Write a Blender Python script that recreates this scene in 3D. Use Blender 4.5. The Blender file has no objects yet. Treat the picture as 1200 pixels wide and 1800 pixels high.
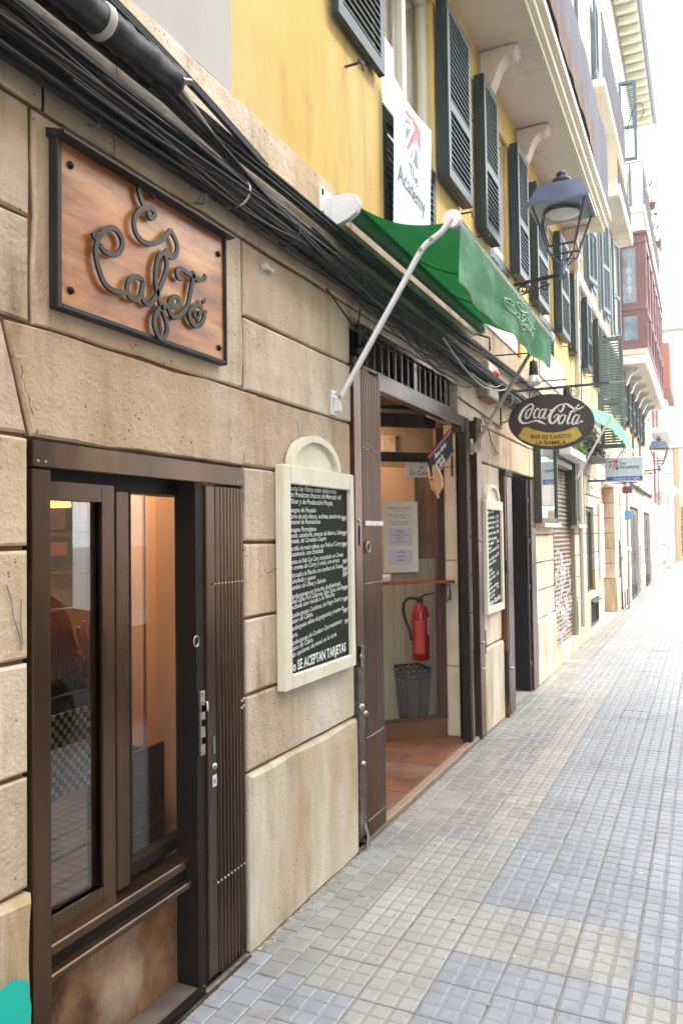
import bpy, math, random
from mathutils import Vector, Matrix
random.seed(11)
R = math.radians
scene = bpy.context.scene
COL = scene.collection

# ------------------------------------------------------------------ camera
def set_camera():
    yaw, pit, rol = R(25.2528), R(1.7686), R(-0.79965)
    f = Vector((-math.sin(yaw)*math.cos(pit), math.cos(yaw)*math.cos(pit), math.sin(pit)))
    rt = Vector((math.cos(yaw), math.sin(yaw), 0)); up = rt.cross(f)
    r2 = math.cos(rol)*rt + math.sin(rol)*up; u2 = -math.sin(rol)*rt + math.cos(rol)*up
    cd = bpy.data.cameras.new('camera'); cam = bpy.data.objects.new('camera', cd); COL.objects.link(cam)
    m = Matrix((r2, u2, -f)).transposed().to_4x4(); m.translation = Vector((1.582, 0, 1.55))
    cam.matrix_world = m
    cd.sensor_fit = 'VERTICAL'; cd.sensor_height = 36; cd.lens = 36*1355.65/1800
    cd.clip_start = 0.05; cd.clip_end = 2000
    scene.camera = cam
set_camera()

# ------------------------------------------------------------------ sky, sun, exposure
SUN_EL, SUN_AZ = 43, 66          # azimuth measured from +y towards +x
w = bpy.data.worlds.new('World'); scene.world = w; w.use_nodes = True
nt = w.node_tree; nt.nodes.clear()
out = nt.nodes.new('ShaderNodeOutputWorld'); bg = nt.nodes.new('ShaderNodeBackground')
sky = nt.nodes.new('ShaderNodeTexSky'); sky.sky_type = 'NISHITA'; sky.sun_disc = False
sky.sun_elevation = R(SUN_EL); sky.sun_rotation = R(SUN_AZ)
sky.air_density = 1.0; sky.dust_density = 6.0; sky.ozone_density = 1.0
mixs = nt.nodes.new('ShaderNodeMixRGB'); mixs.inputs[0].default_value = 0.72
mixs.inputs[2].default_value = (8.6, 9.0, 9.6, 1)        # bright even cloud cover
nt.links.new(sky.outputs[0], mixs.inputs[1]); nt.links.new(mixs.outputs[0], bg.inputs[0])
bg.inputs[1].default_value = 0.14
nt.links.new(bg.outputs[0], out.inputs[0])
sd = bpy.data.lights.new('sun', 'SUN'); sd.energy = 1.0; sd.angle = R(12); sd.color = (1.0, 0.95, 0.88)
so = bpy.data.objects.new('sun', sd); COL.objects.link(so)
d = Vector((math.sin(R(SUN_AZ))*math.cos(R(SUN_EL)), math.cos(R(SUN_AZ))*math.cos(R(SUN_EL)), math.sin(R(SUN_EL))))
so.rotation_euler = d.to_track_quat('Z', 'Y').to_euler(); so.location = (6, 6, 20)
scene.view_settings.view_transform = 'Standard'; scene.view_settings.look = 'None'
scene.view_settings.gamma = 1; scene.view_settings.use_curve_mapping = False
scene.view_settings.exposure = 2.18
scene.render.engine = 'CYCLES'
scene.cycles.max_bounces = 8

# ------------------------------------------------------------------ materials
MATS = {}
def srgb(h):
    h = h.lstrip('#'); c = [int(h[i:i+2], 16)/255 for i in (0, 2, 4)]
    return tuple(((v+.055)/1.055)**2.4 if v > .04045 else v/12.92 for v in c) + (1,)
def M(name, c1, c2=None, c3=None, rough=.7, metal=0, scale=6, stretch=(1, 1, 1), bump=0, bscale=60, var=0, spec=.4,
      speck=None, grime=None, coat=0, wavy=0, detail=6):
    """noise mix of two or three colours, fine relief, a little change from object to object"""
    if name in MATS: return MATS[name]
    m = bpy.data.materials.new(name); m.use_nodes = True; n = m.node_tree; n.nodes.clear()
    N = n.nodes.new; L = n.links.new
    o = N('ShaderNodeOutputMaterial'); b = N('ShaderNodeBsdfPrincipled'); L(b.outputs[0], o.inputs[0])
    b.inputs['Roughness'].default_value = rough; b.inputs['Metallic'].default_value = metal
    b.inputs['Specular IOR Level'].default_value = spec
    if coat: b.inputs['Coat Weight'].default_value = coat
    g = N('ShaderNodeNewGeometry'); mp = N('ShaderNodeMapping'); L(g.outputs['Position'], mp.inputs[0])
    mp.inputs['Scale'].default_value = stretch
    def noise(sc, vec, det=detail, rg=.6):
        t = N('ShaderNodeTexNoise'); t.inputs['Scale'].default_value = sc; t.inputs['Detail'].default_value = det
        t.inputs['Roughness'].default_value = rg; L(vec, t.inputs['Vector']); return t.outputs[0]
    def ramp(src, a, c):
        t = N('ShaderNodeMapRange'); t.inputs[1].default_value = a; t.inputs[2].default_value = c; L(src, t.inputs[0]); return t.outputs[0]
    def mix(f, a, c, typ='MIX'):
        t = N('ShaderNodeMixRGB'); t.blend_type = typ
        for i, v in ((0, f), (1, a), (2, c)):
            if isinstance(v, (int, float)): t.inputs[i].default_value = v
            elif isinstance(v, tuple): t.inputs[i].default_value = v
            else: L(v, t.inputs[i])
        return t.outputs[0]
    col = c1
    if c2: col = mix(ramp(noise(scale, mp.outputs[0]), .35, .65), c1, c2)
    if c3: col = mix(ramp(noise(scale*.37, mp.outputs[0]), .5, .72), col, c3)
    if speck:
        t = N('ShaderNodeTexVoronoi'); t.inputs['Randomness'].default_value = 1.0; t.inputs['Scale'].default_value = speck[1]; L(g.outputs['Position'], t.inputs['Vector'])
        f = ramp(t.outputs['Distance'], .22, .12)
        f2 = N('ShaderNodeMath'); f2.operation = 'MULTIPLY'; L(f, f2.inputs[0]); L(ramp(noise(scale*1.7, g.outputs['Position']), .5, .6), f2.inputs[1])
        col = mix(f2.outputs[0], col, speck[0])
    if grime:   # (colour, amount): streaks running down, shape of their own
        mg = N('ShaderNodeMapping'); L(g.outputs['Position'], mg.inputs[0]); mg.inputs['Scale'].default_value = (9, 9, 1.1)
        a = ramp(noise(1.0, mg.outputs[0], 6), .48, .70)
        bq = ramp(noise(1.3, g.outputs['Position'], 3), .42, .62)
        f3 = N('ShaderNodeMath'); f3.operation = 'MULTIPLY'; L(a, f3.inputs[0]); L(bq, f3.inputs[1])
        f4 = N('ShaderNodeMath'); f4.operation = 'MULTIPLY'; L(f3.outputs[0], f4.inputs[0]); f4.inputs[1].default_value = grime[1]
        col = mix(f4.outputs[0], col, grime[0])
    if var:
        oi = N('ShaderNodeObjectInfo'); hs = N('ShaderNodeHueSaturation')
        r1 = N('ShaderNodeMapRange'); L(oi.outputs['Random'], r1.inputs[0]); r1.inputs[3].default_value = 1-var; r1.inputs[4].default_value = 1+var
        L(r1.outputs[0], hs.inputs['Value'])
        mm = N('ShaderNodeMath'); mm.operation = 'MULTIPLY_ADD'; L(oi.outputs['Random'], mm.inputs[0]); mm.inputs[1].default_value = 7.31; mm.inputs[2].default_value = .17
        fr = N('ShaderNodeMath'); fr.operation = 'FRACT'; L(mm.outputs[0], fr.inputs[0])
        r2 = N('ShaderNodeMapRange'); L(fr.outputs[0], r2.inputs[0]); r2.inputs[3].default_value = 1-var*1.3; r2.inputs[4].default_value = 1+var*1.3
        L(r2.outputs[0], hs.inputs['Saturation'])
        if isinstance(col, tuple): hs.inputs['Color'].default_value = col
        else: L(col, hs.inputs['Color'])
        col = hs.outputs[0]
    if isinstance(col, tuple): b.inputs['Base Color'].default_value = col
    else: L(col, b.inputs['Base Color'])
    if bump:
        bp = N('ShaderNodeBump'); bp.inputs['Strength'].default_value = bump; bp.inputs['Distance'].default_value = .004
        a = noise(bscale, g.outputs['Position'], 5, .65)
        if wavy:
            t = N('ShaderNodeMath'); t.operation = 'MULTIPLY_ADD'; L(noise(bscale*.12, g.outputs['Position'], 3), t.inputs[0]); t.inputs[1].default_value = wavy; L(a, t.inputs[2]); a = t.outputs[0]
        L(a, bp.inputs['Height']); L(bp.outputs[0], b.inputs['Normal'])
    MATS[name] = m; return m
def glass(name, tint=(1, 1, 1, 1), rough=0.0, ior=1.45, refl=.12):
    m = bpy.data.materials.new(name); m.use_nodes = True; n = m.node_tree; n.nodes.clear(); N = n.nodes.new; L = n.links.new
    o = N('ShaderNodeOutputMaterial'); t = N('ShaderNodeBsdfTransparent'); t.inputs[0].default_value = tint
    gl = N('ShaderNodeBsdfGlossy'); gl.inputs['Roughness'].default_value = rough
    fr = N('ShaderNodeLayerWeight'); fr.inputs[0].default_value = .5
    pw = N('ShaderNodeMath'); pw.operation = 'POWER'; L(fr.outputs['Facing'], pw.inputs[0]); pw.inputs[1].default_value = 4.0
    sc_ = N('ShaderNodeMath'); sc_.operation = 'MULTIPLY'; L(pw.outputs[0], sc_.inputs[0]); sc_.inputs[1].default_value = .8
    ad = N('ShaderNodeMath'); ad.operation = 'ADD'; ad.use_clamp = True; L(sc_.outputs[0], ad.inputs[0]); ad.inputs[1].default_value = refl
    mx = N('ShaderNodeMixShader'); L(ad.outputs[0], mx.inputs[0]); L(t.outputs[0], mx.inputs[1]); L(gl.outputs[0], mx.inputs[2]); L(mx.outputs[0], o.inputs[0])
    return m
def emit(name, col, s):
    m = bpy.data.materials.new(name); m.use_nodes = True; b = m.node_tree.nodes['Principled BSDF']
    b.inputs['Base Color'].default_value = col; b.inputs['Emission Color'].default_value = col; b.inputs['Emission Strength'].default_value = s
    return m
def cloth(name, col, trans):
    m = bpy.data.materials.new(name); m.use_nodes = True; n = m.node_tree; n.nodes.clear(); N = n.nodes.new; L = n.links.new
    o = N('ShaderNodeOutputMaterial'); d_ = N('ShaderNodeBsdfPrincipled'); d_.inputs['Roughness'].default_value = .5; d_.inputs['Specular IOR Level'].default_value = .18; d_.inputs['Base Color'].default_value = col
    t = N('ShaderNodeBsdfTranslucent'); t.inputs[0].default_value = trans
    mx = N('ShaderNodeMixShader'); mx.inputs[0].default_value = .42; L(d_.outputs[0], mx.inputs[1]); L(t.outputs[0], mx.inputs[2]); L(mx.outputs[0], o.inputs[0])
    return m
stone = M('limestone', (.66, .55, .40, 1), (.51, .39, .26, 1), (.74, .67, .56, 1), rough=.85, scale=4.2, stretch=(1, 1, .28), bump=1.2, bscale=85, var=.15,
          speck=((.17, .10, .05, 1), 42), grime=((.22, .14, .075, 1), .8), wavy=3, spec=.25, detail=9)
stone_low = M('plinth_stone', (.62, .56, .45, 1), (.42, .32, .18, 1), (.72, .69, .62, 1), rough=.9, scale=3.4, stretch=(1, 1, .35), bump=.8, bscale=70, var=.08,
              speck=((.24, .18, .10, 1), 50), grime=((.17, .12, .05, 1), .9), wavy=1.5, spec=.2)
mortar = M('old_mortar', (.21, .12, .065, 1), (.13, .075, .04, 1), rough=.95, scale=14, bump=.5)
band_stone = M('band_stone', (.52, .43, .31, 1), (.40, .31, .20, 1), (.58, .51, .40, 1), rough=.9, scale=3, stretch=(1, 1, .5), bump=.5, bscale=60, grime=((.17, .12, .08, 1), .8), spec=.2)
yellow = M('yellow_render', (.70, .52, .20, 1), (.65, .45, .15, 1), (.72, .57, .28, 1), rough=.9, scale=2.2, stretch=(1, 1, .4), bump=.5, bscale=60, grime=((.42, .25, .08, 1), .6), wavy=2, spec=.2)
white_render = M('white_render', (.52, .50, .47, 1), (.46, .44, .41, 1), rough=.9, scale=1.5, bump=.2, bscale=120, grime=((.34, .31, .27, 1), .5))
cream = M('cream_plaster', (.74, .69, .58, 1), (.68, .62, .50, 1), rough=.88, scale=2, bump=.2, grime=((.42, .34, .22, 1), .5))
white_paint = M('white_paint', (.74, .73, .70, 1), (.66, .65, .61, 1), rough=.45, scale=4, grime=((.45, .40, .33, 1), .25))
cream_paint = M('cream_board_paint', (.72, .68, .55, 1), (.66, .61, .47, 1), rough=.4, scale=5, bump=.12, bscale=40, grime=((.42, .33, .2, 1), .4))
bronze = M('bronze_metal', (.105, .058, .028, 1), (.05, .028, .015, 1), rough=.22, metal=.6, scale=5, stretch=(1, 1, .2), bump=.08, bscale=18, spec=.5)
bronze_red = M('red_brown_metal', (.15, .068, .032, 1), (.065, .032, .018, 1), rough=.25, metal=.6, scale=3, stretch=(1, 1, .25), spec=.5, var=.1)
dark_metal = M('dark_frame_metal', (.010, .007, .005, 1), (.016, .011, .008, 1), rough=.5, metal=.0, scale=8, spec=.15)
rusty = M('rusty_lock_steel', (.11, .085, .065, 1), (.045, .03, .022, 1), (.20, .16, .13, 1), rough=.55, metal=.5, scale=22, bump=.4, bscale=90)
steel = M('worn_steel', (.45, .43, .40, 1), (.30, .27, .24, 1), rough=.35, metal=.9, scale=20)
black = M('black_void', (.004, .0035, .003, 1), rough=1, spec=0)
black_iron = M('black_iron', (.010, .0095, .010, 1), (.018, .016, .016, 1), rough=.5, metal=.1, scale=14, bump=.2, bscale=80)
iron_paint = M('grey_iron_paint', (.045, .05, .065, 1), (.06, .062, .075, 1), rough=.38, metal=.3, scale=7)
hood_sky = M('lantern_hood_sky_tint', (.15, .19, .27, 1), (.12, .15, .22, 1), rough=.28, metal=.35, scale=7)  # pale blue sky reflection put into the hood colour
cable_m = M('black_cable', (.010, .010, .011, 1), (.020, .019, .018, 1), rough=.62, scale=9, spec=.3, bump=.2, bscale=60)
cable_g = M('grey_cable', (.06, .055, .05, 1), (.03, .028, .025, 1), rough=.55, scale=9)
cable_w = M('white_cable', (.55, .53, .5, 1), (.4, .38, .34, 1), rough=.5, scale=9)
shutter_m = M('dark_green_shutter', (.006, .020, .020, 1), (.010, .028, .027, 1), rough=.42, scale=6, var=.12)
shutter_s = M('shutter_slat', (.05, .09, .08, 1), (.038, .07, .062, 1), rough=.4, scale=6, var=.1)
shutter_b = M('blue_green_shutter', (.028, .075, .095, 1), (.038, .095, .115, 1), rough=.45, scale=6)
win_paint = M('window_paint', (.72, .70, .60, 1), (.66, .64, .54, 1), rough=.5, scale=5)
curtain = M('pale_curtain', (.66, .64, .55, 1), (.50, .48, .40, 1), rough=.9, scale=3, stretch=(6, 6, .2))
grout = M('pavement_grout', (.25, .215, .175, 1), (.17, .14, .11, 1), rough=.95, scale=12, bump=.3)
tile_cream = M('cream_paving_tile', (.36, .352, .325, 1), (.31, .30, .27, 1), (.40, .393, .37, 1), rough=.5, scale=5, bump=.3, bscale=110, var=.07, speck=((.22, .19, .15, 1), 26), spec=.45, grime=((.17, .16, .145, 1), .75))
tile_blue = M('blue_grey_paving_tile', (.30, .312, .33, 1), (.26, .27, .285, 1), (.335, .347, .365, 1), rough=.42, scale=5, bump=.3, bscale=110, var=.08, spec=.5, grime=((.17, .16, .145, 1), .75))
tile_grey = M('grey_paving_tile', (.30, .30, .28, 1), (.235, .232, .215, 1), (.34, .338, .315, 1), rough=.5, scale=6, bump=.3, bscale=110, var=.10, speck=((.15, .13, .11, 1), 30), spec=.45, grime=((.17, .16, .145, 1), .75))
terracotta = M('terracotta_tile', (.20, .085, .045, 1), (.12, .05, .03, 1), (.25, .13, .085, 1), rough=.5, scale=7, bump=.25, bscale=60, var=.12)
asphalt = M('asphalt', (.055, .055, .057, 1), (.04, .04, .042, 1), rough=.9, scale=30, bump=.5, bscale=300)
concrete = M('concrete', (.30, .28, .25, 1), (.24, .22, .19, 1), rough=.9, scale=9, bump=.3)
stucco_brown = M('stained_brown_stucco', (.30, .165, .08, 1), (.09, .05, .03, 1), (.40, .33, .25, 1), rough=.9, scale=7, bump=.8, bscale=40, grime=((.03, .02, .015, 1), 1.0), wavy=1.5, spec=.2)
copper = M('copper_wood_panel', (.44, .165, .038, 1), (.19, .065, .018, 1), (.58, .33, .13, 1), rough=.33, scale=8, stretch=(1, .6, 2.6), metal=.1, bump=.15, bscale=30, spec=.5)
letter_m = M('bronze_letter', (.050, .046, .036, 1), (.032, .028, .022, 1), rough=.4, metal=.7, scale=20, bump=.2)
chalkboard = M('green_chalkboard', (.013, .026, .017, 1), (.022, .024, .014, 1), rough=.85, scale=5, spec=.15)
chalk = M('chalk_white', (.74, .76, .76, 1), (.60, .62, .62, 1), rough=.9, scale=40)
print_black = M('black_print', (.015, .015, .017, 1), rough=.9, spec=.1)
print_grey = M('grey_print', (.10, .12, .14, 1), rough=.6)
print_red = M('red_print', (.62, .09, .10, 1), rough=.5)
print_navy = M('navy_print', (.035, .07, .14, 1), rough=.5)
print_green = M('slate_green_print', (.09, .16, .15, 1), rough=.5)
blue_band = M('blue_band', (.02, .07, .38, 1), rough=.4)
sign_white = M('white_sign_board', (.54, .62, .65, 1), (.51, .59, .62, 1), rough=.35, scale=3)
paper = M('paper', (.68, .68, .64, 1), (.62, .62, .58, 1), rough=.7, scale=6)
paper_blue = M('lilac_paper', (.52, .53, .68, 1), rough=.7)
awn_cloth = cloth('green_awning_cloth', (.012, .12, .035, 1), (.012, .15, .035, 1))
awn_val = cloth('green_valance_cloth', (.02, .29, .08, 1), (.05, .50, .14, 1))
def pale_streaks(m, pale):  # pale noise streaks; on the valance they paint PVC sheen into the colour
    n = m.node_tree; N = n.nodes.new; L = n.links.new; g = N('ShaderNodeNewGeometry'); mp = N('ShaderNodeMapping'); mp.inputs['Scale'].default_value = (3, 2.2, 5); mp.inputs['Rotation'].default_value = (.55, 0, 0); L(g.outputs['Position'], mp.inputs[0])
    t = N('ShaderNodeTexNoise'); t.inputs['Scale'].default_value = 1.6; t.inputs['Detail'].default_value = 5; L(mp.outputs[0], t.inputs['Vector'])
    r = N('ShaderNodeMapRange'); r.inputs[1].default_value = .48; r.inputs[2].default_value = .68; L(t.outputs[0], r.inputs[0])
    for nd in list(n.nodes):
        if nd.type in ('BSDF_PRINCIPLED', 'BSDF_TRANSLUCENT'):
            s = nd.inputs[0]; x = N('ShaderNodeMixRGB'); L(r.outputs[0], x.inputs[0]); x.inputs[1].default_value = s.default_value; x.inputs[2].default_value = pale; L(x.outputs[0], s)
pale_streaks(awn_val, (.20, .55, .32, 1)); pale_streaks(awn_cloth, (.02, .17, .05, 1))
awn_far = cloth('pale_green_cloth', (.25, .52, .40, 1), (.3, .6, .45, 1))
white_metal = M('white_enamel_metal', (.78, .78, .78, 1), (.70, .70, .69, 1), rough=.3, scale=8, spec=.5, grime=((.5, .45, .4, 1), .12))
beige_metal = M('beige_enamel', (.50, .46, .36, 1), (.40, .35, .26, 1), rough=.5, scale=6, grime=((.2, .13, .07, 1), .6))
sign_brown = M('sign_brown', (.045, .032, .028, 1), (.055, .04, .035, 1), rough=.35, scale=4)
sign_gold = M('sign_gold', (.56, .38, .055, 1), (.50, .33, .05, 1), rough=.4, scale=6)
sign_cream = M('sign_cream', (.80, .78, .70, 1), rough=.4)
red_paint = M('red_extinguisher_paint', (.42, .008, .010, 1), (.36, .007, .008, 1), rough=.22, scale=4, coat=.5)
rubber = M('black_rubber', (.012, .012, .012, 1), rough=.5)
orange_wall = M('orange_board', (.56, .34, .20, 1), (.50, .28, .15, 1), rough=.6, scale=2, stretch=(1, 1, .3))
beadboard = M('pale_green_board', (.44, .45, .34, 1), (.37, .38, .28, 1), rough=.6, scale=3, stretch=(1, 1, .2), var=.06)
tan_wall = M('tan_interior_wall', (.25, .165, .09, 1), (.19, .12, .065, 1), rough=.8, scale=2)
brown_wood = M('brown_wood', (.10, .048, .025, 1), (.065, .03, .018, 1), rough=.45, scale=5, stretch=(1, 1, .15), bump=.1)
red_wood = M('red_varnished_wood', (.30, .09, .04, 1), (.22, .06, .03, 1), rough=.3, scale=5, stretch=(1, .2, 1))
crate_wood = M('dark_crate_wood', (.10, .06, .04, 1), (.055, .032, .022, 1), rough=.6, scale=8)
ceramic = M('white_ceramic', (.75, .72, .70, 1), rough=.25)
skin = M('skin', (.55, .26, .17, 1), (.50, .22, .14, 1), rough=.5, scale=20)
hand_paint = M('painted_hand', (.62, .38, .21, 1), (.52, .28, .14, 1), rough=.4, scale=18)
hair_m = M('auburn_hair', (.26, .065, .02, 1), (.16, .035, .012, 1), rough=.4, scale=60, stretch=(1, 1, .1))
coat_m = M('black_coat', (.012, .011, .012, 1), rough=.85)
fur = M('brown_fur', (.13, .05, .025, 1), (.07, .03, .018, 1), rough=.9, scale=60)
mauve = M('mauve_joinery', (.20, .095, .092, 1), (.15, .07, .07, 1), rough=.5, scale=4, var=.05)
soffit = M('soffit_plaster', (.78, .69, .62, 1), (.73, .64, .56, 1), rough=.9, scale=2, grime=((.40, .32, .24, 1), .4))
marble = M('pale_marble', (.60, .56, .50, 1), (.48, .42, .36, 1), rough=.5, scale=5, detail=10)
rail_cloth = M('grey_blue_screen', (.055, .06, .085, 1), (.04, .044, .062, 1), rough=.8, scale=3, stretch=(1, 3, .4))
rust_cloth = M('rust_brown_screen', (.13, .075, .055, 1), (.09, .05, .036, 1), rough=.85, scale=3)
rollup = M('rolling_shutter_steel', (.27, .20, .145, 1), (.20, .145, .10, 1), (.33, .29, .25, 1), rough=.45, metal=.4, scale=4, stretch=(1, 1, 2))
graffiti = M('white_graffiti', (.62, .64, .64, 1), rough=.7)
graffiti_t = M('turquoise_graffiti', (.005, .50, .40, 1), (.01, .44, .36, 1), rough=.5, scale=5)
green_frame = M('olive_green_frame', (.05, .065, .035, 1), (.035, .045, .025, 1), rough=.4, scale=6)
leaf_m = M('plant_leaf', (.055, .12, .02, 1), (.09, .17, .03, 1), rough=.55, scale=30, var=.1)
leaf_d = M('dry_leaf', (.10, .065, .045, 1), (.06, .04, .03, 1), rough=.8, scale=30)
bark = M('bark', (.10, .075, .05, 1), (.06, .045, .03, 1), rough=.9, scale=10, bump=.5)
opp_stone = M('opposite_wall_stone', (.42, .33, .22, 1), (.34, .26, .17, 1), rough=.9, scale=2, bump=.3)
end_stone = M('end_building_stone', (.60, .53, .44, 1), (.54, .46, .38, 1), rough=.9, scale=1.2, bump=.2)
orange_trim = M('orange_trim', (.58, .27, .12, 1), rough=.8)
red_door = M('red_brown_joinery', (.33, .10, .06, 1), (.27, .08, .05, 1), rough=.5)
door_green = M('very_dark_green_door', (.03, .032, .025, 1), (.045, .042, .03, 1), rough=.4, scale=6)
car_paint = M('grey_car_paint', (.12, .125, .13, 1), rough=.2, metal=.6, coat=.6)
clear = glass('clear_glass', refl=.03)
dim_glass = glass('dark_glass', tint=(.80, .78, .74, 1), refl=.14)
mirror_glass = glass('mirroring_glass', tint=(.45, .5, .48, 1), refl=.45)
lens_glass = M('lamp_lens', (.60, .63, .66, 1), rough=.2)
bulb = emit('lit_bulb', (1.0, .55, .2, 1), 14)
warm_shade = emit('lit_lampshade', (1.0, .42, .10, 1), 1.6)

# ------------------------------------------------------------------ mesh collector
class MB:
    def __init__(s): s.v = []; s.f = []; s.mi = []; s.cur = 0; s.sm = []
    def mat(s, i): s.cur = i; return s
    def add(s, vs, fs, smooth=False):
        b = len(s.v); s.v += [tuple(v) for v in vs]
        for f in fs: s.f.append([b+i for i in f]); s.mi.append(s.cur); s.sm.append(smooth)
        return s
    def box(s, x0, x1, y0, y1, z0, z1, ch=0):
        if x0 > x1: x0, x1 = x1, x0
        if y0 > y1: y0, y1 = y1, y0
        if z0 > z1: z0, z1 = z1, z0
        if not ch:
            v = [(x, y, z) for x in (x0, x1) for y in (y0, y1) for z in (z0, z1)]
            return s.add(v, [(0, 1, 3, 2), (4, 6, 7, 5), (0, 4, 5, 1), (2, 3, 7, 6), (0, 2, 6, 4), (1, 5, 7, 3)])
        c = min(ch, (x1-x0)*.45, (y1-y0)*.45, (z1-z0)*.45)
        V = []; idx = {}
        for ix, x in enumerate((x0, x1)):
            for iy, y in enumerate((y0, y1)):
                for iz, z in enumerate((z0, z1)):
                    sx, sy, sz = 1-2*ix, 1-2*iy, 1-2*iz
                    for a, p in enumerate(((x, y+sy*c, z+sz*c), (x+sx*c, y, z+sz*c), (x+sx*c, y+sy*c, z))):
                        idx[ix, iy, iz, a] = len(V); V.append(p)
        F = []
        for k in (0, 1):
            F.append([idx[k, a, b, 0] for a, b in ((0, 0), (0, 1), (1, 1), (1, 0))])
            F.append([idx[a, k, b, 1] for a, b in ((0, 0), (0, 1), (1, 1), (1, 0))])
            F.append([idx[a, b, k, 2] for a, b in ((0, 0), (0, 1), (1, 1), (1, 0))])
        for a in (0, 1):
            for b in (0, 1):
                F.append([idx[a, b, 0, 0], idx[a, b, 1, 0], idx[a, b, 1, 1], idx[a, b, 0, 1]])
                F.append([idx[a, 0, b, 0], idx[a, 1, b, 0], idx[a, 1, b, 2], idx[a, 0, b, 2]])
                F.append([idx[0, a, b, 1], idx[1, a, b, 1], idx[1, a, b, 2], idx[0, a, b, 2]])
                for k in (0, 1): F.append([idx[a, b, k, 0], idx[a, b, k, 1], idx[a, b, k, 2]])
        return s.add(V, F)
    def prism(s, pts, axis, a0, a1):
        """polygon (u,v) pushed along axis 'x' (u=y v=z), 'y' (u=x v=z) or 'z' (u=x v=y)"""
        mk = {'x': lambda u, v, a: (a, u, v), 'y': lambda u, v, a: (u, a, v), 'z': lambda u, v, a: (u, v, a)}[axis]
        n = len(pts); V = [mk(u, v, a0) for u, v in pts] + [mk(u, v, a1) for u, v in pts]
        F = [list(range(n)), list(range(2*n-1, n-1, -1))] + [[i, (i+1) % n, n+(i+1) % n, n+i] for i in range(n)]
        return s.add(V, F)
    def tube(s, pts, r, n=8, caps=True, closed=False):
        P = [Vector(p) for p in pts]; m = len(P); rs = r if isinstance(r, (list, tuple)) else [r]*m
        V = []; up = None
        for i in range(m):
            if closed: t = P[(i+1) % m]-P[i-1]
            else: t = P[min(i+1, m-1)]-P[max(i-1, 0)]
            if t.length < 1e-9: t = Vector((0, 0, 1))
            t.normalize()
            if up is None: up = Vector((0, 0, 1)) if abs(t.z) < .9 else Vector((1, 0, 0))
            a = up-t*up.dot(t)
            if a.length < 1e-6: a = t.orthogonal()
            a.normalize(); up = a; b = t.cross(a)
            for k in range(n):
                q = 2*math.pi*k/n; V.append(P[i]+(a*math.cos(q)+b*math.sin(q))*rs[i])
        F = [[i*n+k, i*n+(k+1) % n, (i+1)*n+(k+1) % n, (i+1)*n+k] for i in range(m-1) for k in range(n)]
        if closed: F += [[(m-1)*n+k, (m-1)*n+(k+1) % n, (k+1) % n, k] for k in range(n)]
        s.add(V, F, True)
        if caps and not closed: s.add(V[:n], [list(range(n-1, -1, -1))]); s.add(V[-n:], [list(range(n))])
        return s
    def lathe(s, c, prof, n=24, axis='z'):
        """prof: (radius, height) pairs"""
        mk = {'z': lambda r, h, q: (c[0]+r*math.cos(q), c[1]+r*math.sin(q), c[2]+h),
              'x': lambda r, h, q: (c[0]+h, c[1]+r*math.cos(q), c[2]+r*math.sin(q)),
              'y': lambda r, h, q: (c[0]+r*math.cos(q), c[1]+h, c[2]+r*math.sin(q))}[axis]
        V = [mk(r, h, 2*math.pi*k/n) for r, h in prof for k in range(n)]; m = len(prof)
        F = [[i*n+k, i*n+(k+1) % n, (i+1)*n+(k+1) % n, (i+1)*n+k] for i in range(m-1) for k in range(n)]
        s.add(V, F, True); s.add(V[:n], [list(range(n-1, -1, -1))]); s.add(V[-n:], [list(range(n))]); return s
    def quad(s, a, b, c, d): return s.add([a, b, c, d], [(0, 1, 2, 3)])
    def grid(s, fn, nu, nv, thick=None):
        V = [fn(i/nu, j/nv) for i in range(nu+1) for j in range(nv+1)]
        F = [[i*(nv+1)+j, (i+1)*(nv+1)+j, (i+1)*(nv+1)+j+1, i*(nv+1)+j+1] for i in range(nu) for j in range(nv)]
        return s.add(V, F, True)
    def ribbon(s, pts, axis, base, thick, width=None):
        """flat bar of varying width following 2-D points in the plane normal to axis; pts (u,v[,halfwidth])"""
        mk = {'x': lambda u, v, a: (a, u, v), 'y': lambda u, v, a: (u, a, v)}[axis]
        n = len(pts); Lp = []; Rp = []
        for i, p in enumerate(pts):
            a = pts[max(i-1, 0)]; b = pts[min(i+1, n-1)]; du, dv = b[0]-a[0], b[1]-a[1]; l = math.hypot(du, dv) or 1
            w_ = p[2] if width is None else width
            Lp.append((p[0]-dv/l*w_, p[1]+du/l*w_)); Rp.append((p[0]+dv/l*w_, p[1]-du/l*w_))
        V = []
        for a in (base, base+thick):
            V += [mk(u, v, a) for u, v in Lp] + [mk(u, v, a) for u, v in Rp]
        F = []
        for i in range(n-1):
            F += [[i, i+1, n+i+1, n+i], [2*n+i, 3*n+i, 3*n+i+1, 2*n+i+1], [i, 2*n+i, 2*n+i+1, i+1], [n+i, n+i+1, 3*n+i+1, 3*n+i]]
        F += [[0, n, 3*n, 2*n], [n-1, 3*n-1, 4*n-1, 2*n-1]]
        return s.add(V, F)
    def bounds(s):
        xs, ys, zs = zip(*s.v); return min(xs), max(xs), min(ys), max(ys), min(zs), max(zs)
    def mesh(s, name, mats, origin):
        me = bpy.data.meshes.new(name); ox, oy, oz = origin
        me.from_pydata([(x-ox, y-oy, z-oz) for x, y, z in s.v], [], s.f)
        for m in (mats if isinstance(mats, (list, tuple)) else [mats]): me.materials.append(m)
        me.polygons.foreach_set('material_index', s.mi); me.polygons.foreach_set('use_smooth', s.sm)
        me.update(); return me
WO = {}     # world origin of every object made here
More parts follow.
